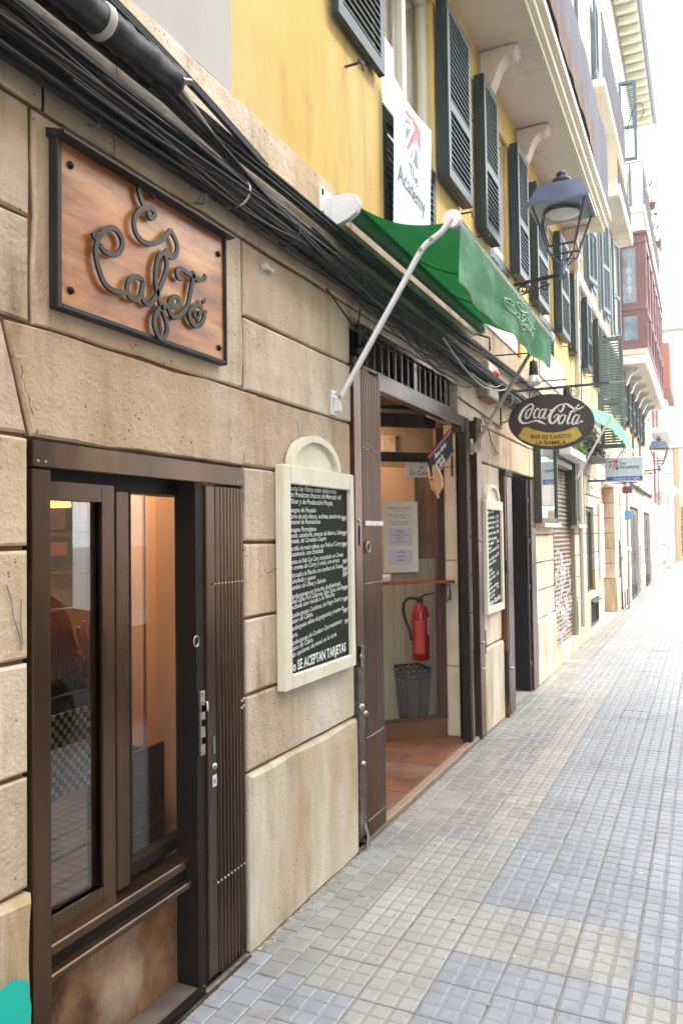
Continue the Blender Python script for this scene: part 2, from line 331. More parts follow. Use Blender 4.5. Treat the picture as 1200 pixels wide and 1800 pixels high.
def link(o, parent, origin):
    COL.objects.link(o)
    if parent is not None:
        po = WO[parent.name]; o.parent = parent; o.location = tuple(a-b for a, b in zip(origin, po))
    else: o.location = origin
    WO[o.name] = tuple(origin); return o
def fixn(me):
    import bmesh
    b = bmesh.new(); b.from_mesh(me); bmesh.ops.recalc_face_normals(b, faces=b.faces); b.to_mesh(me); b.free()
def build(mb, name, mats, parent=None, kind=None, label=None, origin=None):
    if origin is None:
        b = mb.bounds(); origin = ((b[0]+b[1])/2, (b[2]+b[3])/2, b[4])
    me = mb.mesh(name, mats, origin); fixn(me)
    o = bpy.data.objects.new(name, me); link(o, parent, origin)
    if kind: o['kind'] = kind
    if label: o['label'] = label
    return o
def thing(name, label, cat, loc, group=None):
    o = bpy.data.objects.new(name, None); o.empty_display_size = .1; link(o, None, loc)
    o['label'] = label; o['category'] = cat
    if group: o['group'] = group
    return o
def tag(o, label, cat, group=None):
    o['label'] = label; o['category'] = cat
    if group: o['group'] = group
    return o
def again(o, name, parent, shift):
    """the same mesh once more as another part, moved by shift"""
    c = bpy.data.objects.new(name, o.data); po = WO[o.name]
    link(c, parent, tuple(a+b for a, b in zip(po, shift)))
    if 'kind' in o: c['kind'] = o['kind']
    return c
def copy_tree(o, parent=None):
    c = o.copy(); COL.objects.link(c)
    if parent: c.parent = parent
    for ch in list(o.children): copy_tree(ch, c)
    return c
def smoothed(pts, k=5):
    """Catmull-Rom through points of any dimension"""
    n = len(pts); o = []
    for i in range(n-1):
        p0, p1, p2, p3 = pts[max(i-1, 0)], pts[i], pts[i+1], pts[min(i+2, n-1)]
        for j in range(k):
            t = j/k
            o.append(tuple(.5*((2*b)+(-a+c)*t+(2*a-5*b+4*c-d_)*t*t+(-a+3*b-3*c+d_)*t**3) for a, b, c, d_ in zip(p0, p1, p2, p3)))
    o.append(tuple(pts[-1])); return o
def text_into(mb, s, fn, size, shear=0, align='LEFT', bold=0, xs=1.0, width=None):
    """lettering: fn maps (u,v) of the text plane to a point in the world"""
    cu = bpy.data.curves.new('t', 'FONT'); cu.body = s; cu.size = size; cu.shear = shear; cu.align_x = align; cu.resolution_u = 2; cu.offset = bold
    o = bpy.data.objects.new('t', cu); COL.objects.link(o)
    me = o.to_mesh()
    if width: xs = width/max(1e-6, max(v.co.x for v in me.vertices)-min(v.co.x for v in me.vertices))
    mb.add([fn(v.co.x*xs, v.co.y) for v in me.vertices], [list(p.vertices) for p in me.polygons])
    o.to_mesh_clear(); bpy.data.objects.remove(o); bpy.data.curves.remove(cu)

# lettering strokes (metres on their own sign)
ES = {'E': [(1.924, 2.623), (1.908, 2.629), (1.883, 2.637), (1.856, 2.638), (1.849, 2.616), (1.856, 2.595), (1.871, 2.577), (1.885, 2.577)], 'E2': [(1.889, 2.561), (1.902, 2.549), (1.919, 2.56), (1.921, 2.575), (1.899, 2.581), (1.86, 2.561), (1.831, 2.529), (1.825, 2.499), (1.837, 2.474), (1.865, 2.463), (1.901, 2.468), (1.939, 2.486), (1.972, 2.514), (2.001, 2.546)], 's': [(2.001, 2.546), (2.021, 2.531), (2.036, 2.507), (2.031, 2.48), (2.011, 2.46), (1.988, 2.461), (1.973, 2.476)], 'C': [(1.652, 2.416), (1.661, 2.404), (1.674, 2.422)], 'C2': [(1.679, 2.389), (1.696, 2.378), (1.722, 2.377), (1.748, 2.385), (1.769, 2.41), (1.771, 2.435), (1.753, 2.455), (1.726, 2.456), (1.696, 2.437), (1.672, 2.404), (1.663, 2.374), (1.665, 2.344), (1.676, 2.314), (1.693, 2.288), (1.719, 2.275), (1.752, 2.275), (1.789, 2.283)], 'a': [(1.866, 2.341), (1.844, 2.346), (1.82, 2.339), (1.8, 2.32), (1.792, 2.296), (1.799, 2.277), (1.825, 2.271), (1.848, 2.286), (1.859, 2.31), (1.867, 2.341)], 'a2': [(1.858, 2.304), (1.863, 2.283), (1.891, 2.275), (1.917, 2.298), (1.94, 2.335), (1.967, 2.381), (1.981, 2.423), (1.975, 2.454), (1.955, 2.456), (1.935, 2.429), (1.925, 2.387), (1.926, 2.346), (1.937, 2.311), (1.953, 2.28), (1.973, 2.249), (1.98, 2.216), (1.965, 2.188), (1.942, 2.184), (1.921, 2.206), (1.918, 2.237), (1.937, 2.27), (1.972, 2.291), (2.0, 2.3)], 'e': [(2.0, 2.3), (2.028, 2.304), (2.045, 2.322), (2.037, 2.335), (2.012, 2.332), (1.994, 2.312), (1.99, 2.286), (2.006, 2.269), (2.03, 2.269), (2.062, 2.293), (2.089, 2.325), (2.106, 2.37), (2.118, 2.414), (2.125, 2.448)], 'T': [(2.059, 2.405), (2.04, 2.404), (2.033, 2.42), (2.049, 2.437), (2.08, 2.436), (2.116, 2.433), (2.153, 2.43), (2.183, 2.441), (2.194, 2.457)], 'o': [(2.171, 2.339), (2.139, 2.339), (2.108, 2.319), (2.097, 2.294), (2.111, 2.273), (2.137, 2.266), (2.165, 2.281), (2.183, 2.31), (2.176, 2.332)], 'o2': [(2.118, 2.317), (2.128, 2.298), (2.148, 2.295), (2.159, 2.32), (2.197, 2.33)], 'acc': [(2.172, 2.356), (2.191, 2.371)]}
CC = {'C1': [(0.2495, 2.5954, 0.0025), (0.2785, 2.6059, 0.0068), (0.2853, 2.628, 0.0087), (0.2729, 2.6433, 0.0056), (0.2439, 2.6348, 0.0068), (0.2046, 2.6023, 0.0106), (0.1779, 2.5589, 0.0124), (0.1706, 2.5204, 0.0118), (0.1894, 2.4916, 0.0093), (0.2279, 2.4848, 0.0056), (0.2729, 2.4943, 0.0044), (0.3112, 2.4979, 0.0068), (0.3427, 2.4865, 0.0106), (0.3863, 2.462, 0.0019)], 'o1': [(0.2624, 2.6027, 0.0044), (0.2398, 2.5929, 0.0068), (0.2217, 2.5554, 0.0081), (0.2236, 2.526, 0.0062), (0.243, 2.531, 0.0068), (0.2648, 2.5649, 0.0068), (0.2738, 2.5934, 0.005), (0.2625, 2.6072, 0.0037), (0.2781, 2.5898, 0.0025), (0.2975, 2.5998, 0.0025)], 'c1': [(0.3333, 2.582, 0.0044), (0.3293, 2.6017, 0.005), (0.312, 2.5934, 0.0062), (0.2922, 2.5627, 0.0075), (0.294, 2.5251, 0.0068), (0.3169, 2.5284, 0.0031), (0.3441, 2.5521, 0.0022)], 'a1': [(0.3826, 2.5844, 0.0044), (0.3639, 2.5924, 0.0056), (0.3432, 2.5715, 0.0068), (0.331, 2.5338, 0.0068), (0.342, 2.5168, 0.005), (0.3626, 2.5345, 0.0056), (0.3824, 2.5748, 0.0044), (0.3986, 2.5959, 0.0044), (0.3787, 2.5493, 0.0068), (0.3686, 2.518, 0.0062), (0.3874, 2.5133, 0.0031), (0.4164, 2.5463, 0.0022)], 'hy': [(0.4202, 2.5781, 0.0056), (0.4377, 2.5779, 0.0056)], 'C2': [(0.4951, 2.5815, 0.0025), (0.51, 2.5548, 0.005), (0.5291, 2.5787, 0.0081), (0.5377, 2.6066, 0.0075), (0.5207, 2.6208, 0.0044), (0.4832, 2.6049, 0.0075), (0.445, 2.5696, 0.0106), (0.4222, 2.5266, 0.0118), (0.4213, 2.485, 0.0106), (0.4428, 2.4661, 0.0068), (0.4744, 2.4905, 0.0081), (0.4939, 2.5273, 0.0075), (0.4755, 2.5384, 0.0031), (0.4531, 2.5114, 0.0056)], 'o2': [(0.5373, 2.5303, 0.0044), (0.5155, 2.5256, 0.0062), (0.4963, 2.4953, 0.0075), (0.4956, 2.4634, 0.0068), (0.5172, 2.4618, 0.0062), (0.5395, 2.4919, 0.0068), (0.5463, 2.5232, 0.0056), (0.5312, 2.5371, 0.0037), (0.5616, 2.5188, 0.0022)], 'l': [(0.6391, 2.5633, 0.0025), (0.6235, 2.5487, 0.0031), (0.5993, 2.557, 0.0062), (0.5832, 2.5203, 0.0081), (0.5656, 2.4772, 0.0081), (0.5675, 2.4517, 0.0056), (0.5911, 2.4658, 0.0025)], 'l2': [(0.6021, 2.5473, 0.0044), (0.6272, 2.5769, 0.005), (0.652, 2.597, 0.0044), (0.6625, 2.6036, 0.0037), (0.6491, 2.6035, 0.0025), (0.6333, 2.5764, 0.005), (0.6545, 2.5702, 0.0075), (0.6789, 2.5789, 0.005), (0.7004, 2.5929, 0.0016)], 'a2': [(0.6532, 2.5147, 0.0044), (0.6351, 2.5225, 0.0056), (0.6133, 2.4989, 0.0068), (0.602, 2.4618, 0.0068), (0.612, 2.4433, 0.005), (0.6307, 2.4628, 0.0056), (0.6529, 2.5021, 0.0044), (0.6655, 2.5232, 0.0044), (0.6463, 2.4774, 0.0075), (0.6365, 2.4497, 0.0056), (0.6548, 2.4515, 0.0025), (0.6673, 2.4663, 0.0019)], 'sw': [(0.5268, 2.6171, 0.0031), (0.5578, 2.6208, 0.0068), (0.588, 2.5992, 0.0093), (0.6181, 2.5777, 0.0068), (0.6424, 2.5756, 0.0025)], 'r': [(0.6765, 2.4738, 0.0037), (0.6854, 2.4649, 0.0037), (0.6761, 2.4574, 0.0037), (0.6691, 2.4662, 0.0037), (0.6765, 2.4738, 0.0037)]}
RIB = [(0.2047, 2.4514), (0.1547, 2.3781), (0.1736, 2.3541), (0.2625, 2.3062), (0.3509, 2.2845), (0.4323, 2.2762), (0.5317, 2.2827), (0.6181, 2.3088), (0.6797, 2.3489), (0.639, 2.4242), (0.6023, 2.4174), (0.5342, 2.3937), (0.4473, 2.3871), (0.3723, 2.3968), (0.2842, 2.4243), (0.2399, 2.4469)]
FL = {'k1': [(4.206, 4.051), (4.215, 4.039), (4.312, 4.051), (4.293, 4.053)], 'r1': [(4.2, 3.993), (4.199, 3.972), (4.331, 4.018), (4.277, 4.008)], 'k2': [(4.201, 3.935), (4.194, 3.864), (4.309, 3.984)], 'r2': [(4.326, 4.064), (4.378, 4.036), (4.18, 3.785), (4.431, 3.987), (4.462, 3.917), (4.458, 4.058)], 'r3': [(4.353, 3.882), (4.28, 3.799), (4.293, 3.793)], 'k3': [(4.409, 3.919), (4.349, 3.797), (4.43, 3.787)]}

# ================================================================== GROUND
g = MB().quad((-60, -40, -.16), (120, -40, -.16), (120, 420, -.16), (-60, 420, -.16)); build(g, 'ground', concrete, kind='structure')
g = MB().box(2.62, 7.4, -12, 70, -.155, -.13); build(g, 'road', asphalt, kind='structure')
kb = build(MB().box(2.46, 2.62, -6, 44, -.15, .0, ch=.012), 'kerb', concrete, kind='structure')
pv = build(MB().box(-.02, 2.455, -6, 44, -.15, -.0065), 'pavement', grout, kind='structure')
PT, G0X, G0Y = .2065, .275, .334          # tile pitch and first corner
def tile_mb(w_, l_, nx, ny, gap=.0075, pad=.0072):
    m = MB(); m.box(gap*.3, w_-gap*.3, gap*.3, l_-gap*.3, -.02, -.0034); m.mat(1)
    cx, cy = w_/nx, l_/ny
    for i in range(nx):
        for j in range(ny):
            ja = random.uniform(-.0012, .0012)
            x0, x1, y0, y1 = i*cx+pad+ja, (i+1)*cx-pad+ja, j*cy+pad*.48, (j+1)*cy-pad*.48
            c = .0035
            V = [(x0, y0, -.0034), (x1, y0, -.0034), (x1, y1, -.0034), (x0, y1, -.0034), (x0+c, y0+c, 0), (x1-c, y0+c, 0), (x1-c, y1-c, 0), (x0+c, y1-c, 0)]
            m.add(V, [(4, 5, 6, 7), (0, 1, 5, 4), (1, 2, 6, 5), (2, 3, 7, 6), (3, 0, 4, 7)])
    return m
groove_c = M('tile_groove_cream', (.31, .295, .265, 1), (.25, .235, .205, 1), rough=.9, scale=12)
groove_b = M('tile_groove_blue', (.27, .28, .29, 1), (.23, .24, .25, 1), rough=.8, scale=12)
def tone(x, y):
    r = random.random()
    if x < .27:
        if y < 2.35: return 1
        return 2
    if y < 2.38: return 1 if (x < .46 or (.69 < x < 1.35)) else 0
    if y < 2.78: return 1 if .69 < x < 1.3 else (0 if x < 1.3 or r < .5 else 1)
    if y < 3.22: return 0 if x < 1.3 else 1
    if y < 8.2:
        if x < .48 and 3.8 < y < 7.5: return 2
        return 0 if x < .68 else 1
    return 1 if x > .3 else 2
tmesh = []
for mtop, mgr in ((tile_cream, groove_c), (tile_blue, groove_b), (tile_grey, groove_b)):
    t = tile_mb(PT, PT, 3, 3); tmesh.append(t.mesh('paving_tile', [mgr, mtop], (0, 0, 0)))
bmesh_ = []
for mtop, mgr in ((tile_cream, tile_cream), (tile_blue, tile_cream), (tile_grey, tile_cream)):
    t = tile_mb(.0895, .0895*2, 1, 2, pad=.004); bmesh_.append(t.mesh('border_tile', [mgr, mtop], (0, 0, 0)))
import colorsys
far = [MB(), MB(), MB()]
ny = int(44/PT); nx = int(2.18/PT)+1; cnt = 0
for j in range(8, ny-1):
    for i in range(nx):
        x, y = G0X+i*PT, G0Y+j*PT; x1 = min(x+PT, 2.455)
        if x1-x < .1: continue
        k = tone(x+.1, y+.1)
        seen = 1.95 < y < 11.2 and x < 1.45 and y+PT > 1.9+(x)*.45
        if seen and cnt < 300 and x1-x > PT-.01:
            o = bpy.data.objects.new('paving_tile', tmesh[k]); link(o, pv, (x, y, random.uniform(-.0008, .0008)-(0 if random.random() > .04 else .003))); cnt += 1
            o.rotation_euler = (random.gauss(0, .0012), random.gauss(0, .0012), random.gauss(0, .003))
        else:
            m = far[k]
            m.mat(0).box(x+.001, x1-.001, y+.001, y+PT-.001, -.02, -.0034); m.mat(1)
            if y > 1.6:
                for a in range(3):
                    for b in range(3):
                        xa = x+a*PT/3+.005; xb = min(x+(a+1)*PT/3-.005, 2.45)
                        if xb > xa+.01: m.box(xa, xb, y+b*PT/3+.004, y+(b+1)*PT/3-.004, -.005, random.uniform(-.0008, 0))
            else: m.box(x+.004, x1-.004, y+.004, y+PT-.004, -.005, 0)
for k in range(3):
    if far[k].v: build(far[k], 'far_paving', [(groove_c, groove_b, groove_b)[k], (tile_cream, tile_blue, tile_grey)[k]], pv, kind='stuff')
cnt = 0
farb = MB()
for c in range(3):
    y = 1.8+c*.05
    while y < 30:
        x = .003+c*.09
        if cnt < 260 and y < 9.8:
            o = bpy.data.objects.new('border_tile', bmesh_[tone(.1, y)]); link(o, pv, (x, y, random.uniform(-.001, .001))); cnt += 1
        else: farb.box(x+.004, x+.086, y+.004, y+.175, -.02, 0)
        y += .18
build(farb, 'far_border_paving', tile_grey, pv, kind='stuff')
# dirt and crumbling grout where the wall meets the pavement
dm = MB()
for i in range(900):
    y = random.uniform(1.9, 9); x = abs(random.gauss(0, .022)); s_ = random.uniform(.002, .009)*(1.4 if 2.5 < y < 3.4 else .8)
    dm.add([(x-s_, y-s_, .0), (x+s_, y-s_*.6, .0), (x+s_*.7, y+s_, 0), (x-s_*.8, y+s_*1.1, .0), (x, y, s_*.7)], [(0, 1, 4), (1, 2, 4), (2, 3, 4), (3, 0, 4)])
o = build(dm, 'mortar_crumbs', M('pale_crumbs', (.42, .38, .31, 1), (.25, .19, .12, 1), rough=1, scale=30), kind='stuff'); tag(o, 'pale crumbs of mortar and dirt along the foot of the wall', 'rubble')
dm = MB()
for i in range(46):
    x, y = random.uniform(.15, 1.4), random.uniform(2.2, 8); r_ = random.uniform(.003, .011)*(1 if random.random() < .8 else 1.8)
    dm.lathe((x, y, .0004), [(r_, 0), (r_*.8, .0008), (.0005, .001)], n=9)
o = build(dm, 'gum_spots', M('gum', (.55, .55, .55, 1), (.15, .14, .14, 1), rough=.7, scale=3), kind='stuff'); tag(o, 'small chewing gum spots dotted over the near pavement', 'gum')

# ================================================================== GROUND FLOOR STONE
cafe = thing('corner_house', 'yellow rendered house with the long balcony, over the stone cafe front', 'building', (0, 6.5, 0))
old = thing('white_house', 'pale grey rendered house at the left edge, left of the yellow wall', 'building', (0, .4, 0))
second = thing('town_house', 'tall cream house with eaves and a mauve glazed oriel, beyond the balcony', 'building', (0, 18.5, 0))
def owner(y): return old if y < 2.44 else (cafe if y < 10.62 else second)
DEPTH = .24
def stone_poly(pts, parent, mat_=stone, x=0.0, name='stone', depth=DEPTH, ch=.006):
    """one block: polygon in (y,z), slightly ragged chamfered edges"""
    ring = []
    n = len(pts)
    for i in range(n):
        a, b = pts[i], pts[(i+1) % n]; L = math.hypot(b[0]-a[0], b[1]-a[1]); k = max(1, min(7, int(L/.14)))
        for j in range(k):
            t = j/k; jy, jz = (random.gauss(0, .0026), random.gauss(0, .0026))
            if j == 0: jy = jz = 0
            ring.append((a[0]+(b[0]-a[0])*t+jy, a[1]+(b[1]-a[1])*t+jz))
    cy = sum(p[0] for p in pts)/n; cz = sum(p[1] for p in pts)/n
    ys = [p[0] for p in pts]; zs = [p[1] for p in pts]; hy = (max(ys)-min(ys))/2; hz = (max(zs)-min(zs))/2
    inner = [(cy+(p[0]-cy)*(1-ch*random.uniform(.7, 1.6)/hy), cz+(p[1]-cz)*(1-ch*random.uniform(.7, 1.6)/hz)) for p in ring]
    m = MB(); q = len(ring)
    V = [(x, a, b) for a, b in inner]+[(x-ch, a, b) for a, b in ring]+[(x-depth, a, b) for a, b in ring]
    F = [list(range(q))]+[[i, (i+1) % q, q+(i+1) % q, q+i] for i in range(q)]+[[q+i, q+(i+1) % q, 2*q+(i+1) % q, 2*q+i] for i in range(q)]
    m.add(V, F); return build(m, name, mat_, parent)
def srect(y0, y1, z0, z1, parent=None, mat_=stone, x=0.0, **k):
    return stone_poly([(y0, z0), (y1, z0), (y1, z1), (y0, z1)], parent or owner((y0+y1)/2), mat_, x, **k)
J = .0065
L = [.66, .95, 1.24, 1.53, 1.82, 2.11, 2.40, 2.70]
OPEN = [(1.465, 2.48, -1, 1.82), (3.48, 5.32, -1, 2.65), (5.30, 5.72, -1, 2.42), (6.50, 7.93, -1, 2.10), (9.0, 10.62, .0, 2.45),
        (11.68, 12.6, .62, 1.93), (11.9, 12.8, .14, .54), (13.55, 15.6, -1, 2.42), (16.25, 16.8, -1, 2.30), (18.7, 21.4, -1, 2.14), (23.2, 26.0, -1, 2.08)]
YEND = 27.2
def fill(y0, y1, z0, z1, i):
    L_ = y1-y0
    if L_ < .04: return
    n = max(1, round(L_/.85)) if L_ > 1.15 else 1
    cuts = [y0]+[y0+L_*(k+(.5 if i % 2 else 0)*(0 if n == 1 else 1)-(0 if not i % 2 else 0))/n for k in range(0 if i % 2 and n > 1 else 1, n)]+[y1]
    cuts = sorted(set(round(c, 4) for c in cuts))
    if len(cuts) > 2 and cuts[1]-cuts[0] < .2: cuts.pop(1)
    for a, b in zip(cuts, cuts[1:]): srect(a+J, b-J, z0+J, z1-J, x=random.uniform(-.003, .003))
for i in range(len(L)-1):
    za, zb = L[i], L[i+1]
    iv = [(3.48 if i >= 0 else 2.49, YEND)]
    iv = [(2.49, YEND)]
    if i in (5, 6): iv = [(2.497, YEND)]
    for (a, b, c, d_) in OPEN:
        if c < zb-.02 and d_ > za+.02:
            nv = []
            for (p, q) in iv:
                if b <= p or a >= q: nv.append((p, q)); continue
                if a > p: nv.append((p, a))
                if b < q: nv.append((b, q))
                if d_ < zb-.04 and zb-d_ > .05: srect(max(a, p)+J, min(b, q)-J, d_+J, zb-J)
                if c > za+.05: srect(max(a, p)+J, min(b, q)-J, za+J, c-J)
            iv = nv
    for p, q in iv: fill(p, q, za, zb, i)
# plinth, 2 cm proud
iv = [(2.49, YEND)]
for (a, b, c, d_) in OPEN:
    if c < .6:
        nv = []
        for (p, q) in iv:
            if b <= p or a >= q: nv.append((p, q)); continue
            if a > p: nv.append((p, a))
            if b < q: nv.append((b, q))
            if c > .05: srect(max(a, p)+J, min(b, q)-J, 0.002, c-J, mat_=stone_low, x=.016)
            if .06 < .66-d_: srect(max(a, p)+J, min(b, q)-J, d_+J, .66-J, mat_=stone_low, x=.016)
        iv = nv
for p, q in iv:
    n = max(1, round((q-p)/1.2))
    for k in range(n): srect(p+(q-p)*k/n+J, p+(q-p)*(k+1)/n-J, .001, .66-J, mat_=stone_low, x=.018, ch=.012)
# left pier, at the edge of the photograph
lp = [.66, .95, 1.24, 1.53, 1.82]
for a, b in zip(lp, lp[1:]): srect(.55, 1.458, a+J, b-J, old)
srect(.55, 1.458, .001, .66-J, old, stone_low, .02, ch=.014)
stone_poly([(.55, 1.82+J), (1.455, 1.82+J), (1.372, 2.113), (.55, 2.113)], old)
srect(.55, 1.462, 2.11+J+.003, 2.393, old); srect(.55, 1.462, 2.40, 2.70-J, old)
stone_poly([(1.470, 1.822), (2.484, 1.822), (2.60, 2.108), (1.385, 2.108)], old)      # lintel over the cafe window
srect(1.476, 2.488, 2.118, 2.70-J, old)
# stones above the splayed lintel's right end and the tall band under the first floor
for y0, y1 in ((.3, 1.05), (1.05, 1.79), (1.79, 3.5), (3.5, 5.4), (5.4, 7.2), (7.2, 9.1), (9.1, 10.6), (10.63, 12.8), (12.8, 15), (15, 17.4), (17.4, 19.8), (19.8, 22.2), (22.2, 24.6), (24.6, YEND)):
    srect(y0+.003, y1-.003, 2.70+J, 3.235, owner((y0+y1)/2), band_stone if y0 > 3 else stone, x=.002)
# mortar core behind the joints, with the openings left free
core = MB()
def core_cells(y0, y1, z0, z1, xf, xb, holes, m):
    ys = sorted({y0, y1, *[v for h in holes for v in h[:2] if y0 < v < y1]}); zs = sorted({z0, z1, *[v for h in holes for v in h[2:] if z0 < v < z1]})
    for a, b in zip(ys, ys[1:]):
        run = None
        for c, d_ in zip(zs, zs[1:]):
            inh = any(h[0] <= (a+b)/2 <= h[1] and h[2] <= (c+d_)/2 <= h[3] for h in holes)
            if inh:
                if run is not None: m.box(xb, xf, a, b, run, c); run = None
            elif run is None: run = c
        if run is not None: m.box(xb, xf, a, b, run, z1)
ho = [(a-.015, b+.015, c-.015 if c > 0 else -1, d_+.012) for a, b, c, d_ in OPEN]
core_cells(2.44, 10.62, -.1, 3.2, -.013, -.235, ho, core); build(core, 'mortar', mortar, cafe)
core = MB(); core_cells(-3.0, 2.44, -.1, 3.2, -.013, -.235, [h for h in ho if h[0] < 2], core)
core.box(-.235, -.013, 2.44, 2.48, 1.83, 2.0); build(core, 'mortar', mortar, old)
core = MB(); core_cells(10.62, YEND, -.1, 3.2, -.013, -.235, ho, core); build(core, 'mortar', mortar, second)
build(MB().box(-.2, .0, -3, .545, 0, 3.235), 'wall', stone, old)
# hairline cracks and chips in the blocks
random.seed(77)
for (y, z, ln, dr) in ((2.02, 2.70, .30, -1), (1.79, 3.1, .35, -1), (2.9, 2.05, .22, -1), (3.2, 1.25, .12, 1), (2.62, 1.42, .13, 0), (6.2, 2.35, .3, -1), (1.43, 2.0, .16, -1)):
    pts = [(y, z)]
    for q in range(9): pts.append((pts[-1][0]+random.uniform(-.012, .012)+(ln/9 if dr == 0 else 0), pts[-1][1]+(random.uniform(-.008, .008) if dr == 0 else -ln/9*random.uniform(.6, 1.2))))
    build(MB().ribbon([(a, b, random.uniform(.0006, .0018)) for a, b in pts], 'x', .0075 if z > .66 else .0185, .0006), 'crack', mortar, owner(y))
cd_ = thing('utility_cover', 'rectangular metal-edged utility cover set in the pavement to the right', 'utility cover', (1.06, 6.85, 0))
for a, b, c, d_ in ((.89, .896, 6.86, 7.16), (1.10, 1.106, 6.86, 7.16), (.896, 1.10, 6.86, 6.866), (.896, 1.10, 7.154, 7.16)): build(MB().box(a, b, c, d_, -.004, .0012), 'frame_edge', grout, cd_)
# turquoise spray paint on the leftmost plinth
gp = MB()
def blob(cy, cz, ry, rz, rot=0, n=26, x=.0224):
    pts = []
    for k in range(n):
        q = 2*math.pi*k/n; a, b = ry*math.cos(q)*(1+.06*math.sin(5*q)), rz*math.sin(q)
        pts.append((x, cy+a*math.cos(rot)-b*math.sin(rot), cz+a*math.sin(rot)+b*math.cos(rot)))
    gp.add(pts, [list(range(n))])
blob(1.38, .41, .062, .065, .3); blob(1.40, .35, .04, .09, -.2, x=.0226); blob(1.37, .28, .04, .08, .2, x=.0227); blob(1.41, .19, .046, .075, -.1, x=.0228); blob(1.36, .13, .09, .10, x=.023)
o = build(gp, 'graffiti', graffiti_t); tag(o, 'turquoise spray paint blob on the plinth at the left edge', 'graffiti')
sc = MB()
for pts in ([(1.385, 1.44), (1.40, 1.40), (1.408, 1.355), (1.425, 1.31), (1.432, 1.27)], [(1.432, 1.40), (1.43, 1.34), (1.436, 1.285)]): sc.ribbon(smoothed(pts, 3), 'x', .0035, .0006, .0013)
o = build(sc, 'scribble', print_grey); tag(o, 'thin dark pencil scribble on the stone left of the cafe window', 'graffiti')

# ================================================================== UPPER WALLS
def wall_face(y0, y1, z0, z1, x, holes, parent, mat_, thick=.25, name='wall'):
    m = MB(); core_cells(y0, y1, z0, z1, x, x-thick, holes, m); return build(m, name, mat_, parent)
WIN = [(3.98, 4.92), (6.36, 7.08), (8.6, 9.4), (10.98, 11.65), (13.45, 14.1), (15.6, 16.25), (17.8, 18.45), (20.0, 20.65), (22.2, 22.85)]
wall_face(2.44, 10.62, 3.235, 5.5, -.006, [(a, b, 3.30, 5.17) for a, b in WIN[:3]], cafe, yellow)
wall_face(2.44, 10.62, 5.5, 13.2, -.006, [], cafe, yellow)
wall_face(-3, 2.437, 3.238, 13.0, -.004, [], old, white_render)
wall_face(10.62, YEND, 3.235, 5.06, -.006, [(a, b, 3.30, 4.98) for a, b in WIN[3:]], second, M('pale_yellow_render', (.66, .50, .24, 1), (.60, .44, .19, 1), rough=.9, scale=1.4, grime=((.45, .3, .12, 1), .3)))
build(MB().box(-.1, .07, 10.64, 17.2, 5.06, 5.24, ch=.02), 'cornice', white_render, second)
U2 = [(11.3, 12.1), (13.1, 13.9), (15.0, 15.8)]; U3 = [(11.6, 12.4), (14.2, 15.0), (18.0, 18.9), (21, 21.9)]
wall_face(10.62, YEND, 5.24, 13.3, -.008, [(a, b, 5.35, 7.35) for a, b in U2]+[(a, b, 8.55, 10.9) for a, b in U3], second, cream)

# ---- windows with louvred shutters (parts of their houses, meshes shared)
def frame_mb(y0, y1, z0, z1, x, w_=.055, d_=.05, mid=None, stile=True):
    m = MB(); m.box(x-d_, x, y0, y0+w_, z0, z1); m.box(x-d_, x, y1-w_, y1, z0, z1); m.box(x-d_, x-.001, y0+w_, y1-w_, z0, z0+w_); m.box(x-d_, x-.001, y0+w_, y1-w_, z1-w_, z1)
    if stile: c = (y0+y1)/2; m.box(x-d_, x+.004, c-w_*.6, c+w_*.6, z0+w_, z1-w_)
    if mid: m.box(x-d_, x+.002, y0+w_, y1-w_, mid-.03, mid+.03)
    return m
def leaf_parts(parent, y0, y1, z0, z1, x, hinge_y, ang, mid=True, fm=None, sm=None, pitch=.043):
    """louvred leaf, thickness .035, swung by ang about a vertical line at hinge_y"""
    fm = fm or shutter_m; sm = sm or shutter_s
    m = MB(); t = .036; w_ = .055
    m.box(x-t/2, x+t/2, y0, y0+w_, z0, z1); m.box(x-t/2, x+t/2, y1-w_, y1, z0, z1)
    m.box(x-t/2, x+t/2, y0+w_, y1-w_, z0, z0+.07); m.box(x-t/2, x+t/2, y0+w_, y1-w_, z1-.07, z1)
    segs = [(z0+.07, z1-.07)]
    if mid: c = z0+(z1-z0)*.42; m.box(x-t/2, x+t/2, y0+w_, y1-w_, c-.035, c+.035); segs = [(z0+.07, c-.035), (c+.035, z1-.07)]
    s_ = MB()
    for a, b in segs:
        z = a+pitch*.6
        while z < b-.01:
            s_.add([(x-.016, y0+w_, z+.016), (x+.018, y0+w_, z-.014), (x+.018, y1-w_, z-.014), (x-.016, y1-w_, z+.016),
                    (x-.016, y0+w_, z+.023), (x+.018, y0+w_, z-.007), (x+.018, y1-w_, z-.007), (x-.016, y1-w_, z+.023)],
                   [(0, 1, 2, 3), (4, 7, 6, 5), (1, 5, 6, 2), (0, 3, 7, 4), (0, 4, 5, 1), (3, 2, 6, 7)])
            z += pitch
    org = (x, hinge_y, z0)
    f = build(m, 'shutter', fm, parent, origin=org); s2 = build(s_, 'slats', sm, f, kind='stuff', origin=org)
    f.rotation_euler.z = ang
    return f
def hooks(parent, pts):
    for y, z in pts:
        m = MB(); m.tube([(0, y, z), (.09, y, z), (.095, y+.01, z-.04)], .007, 6); m.tube([(.09, y-.035, z-.01), (.09, y+.035, z+.008)], .006, 6)
        build(m, 'shutter_hook', black_iron, parent)
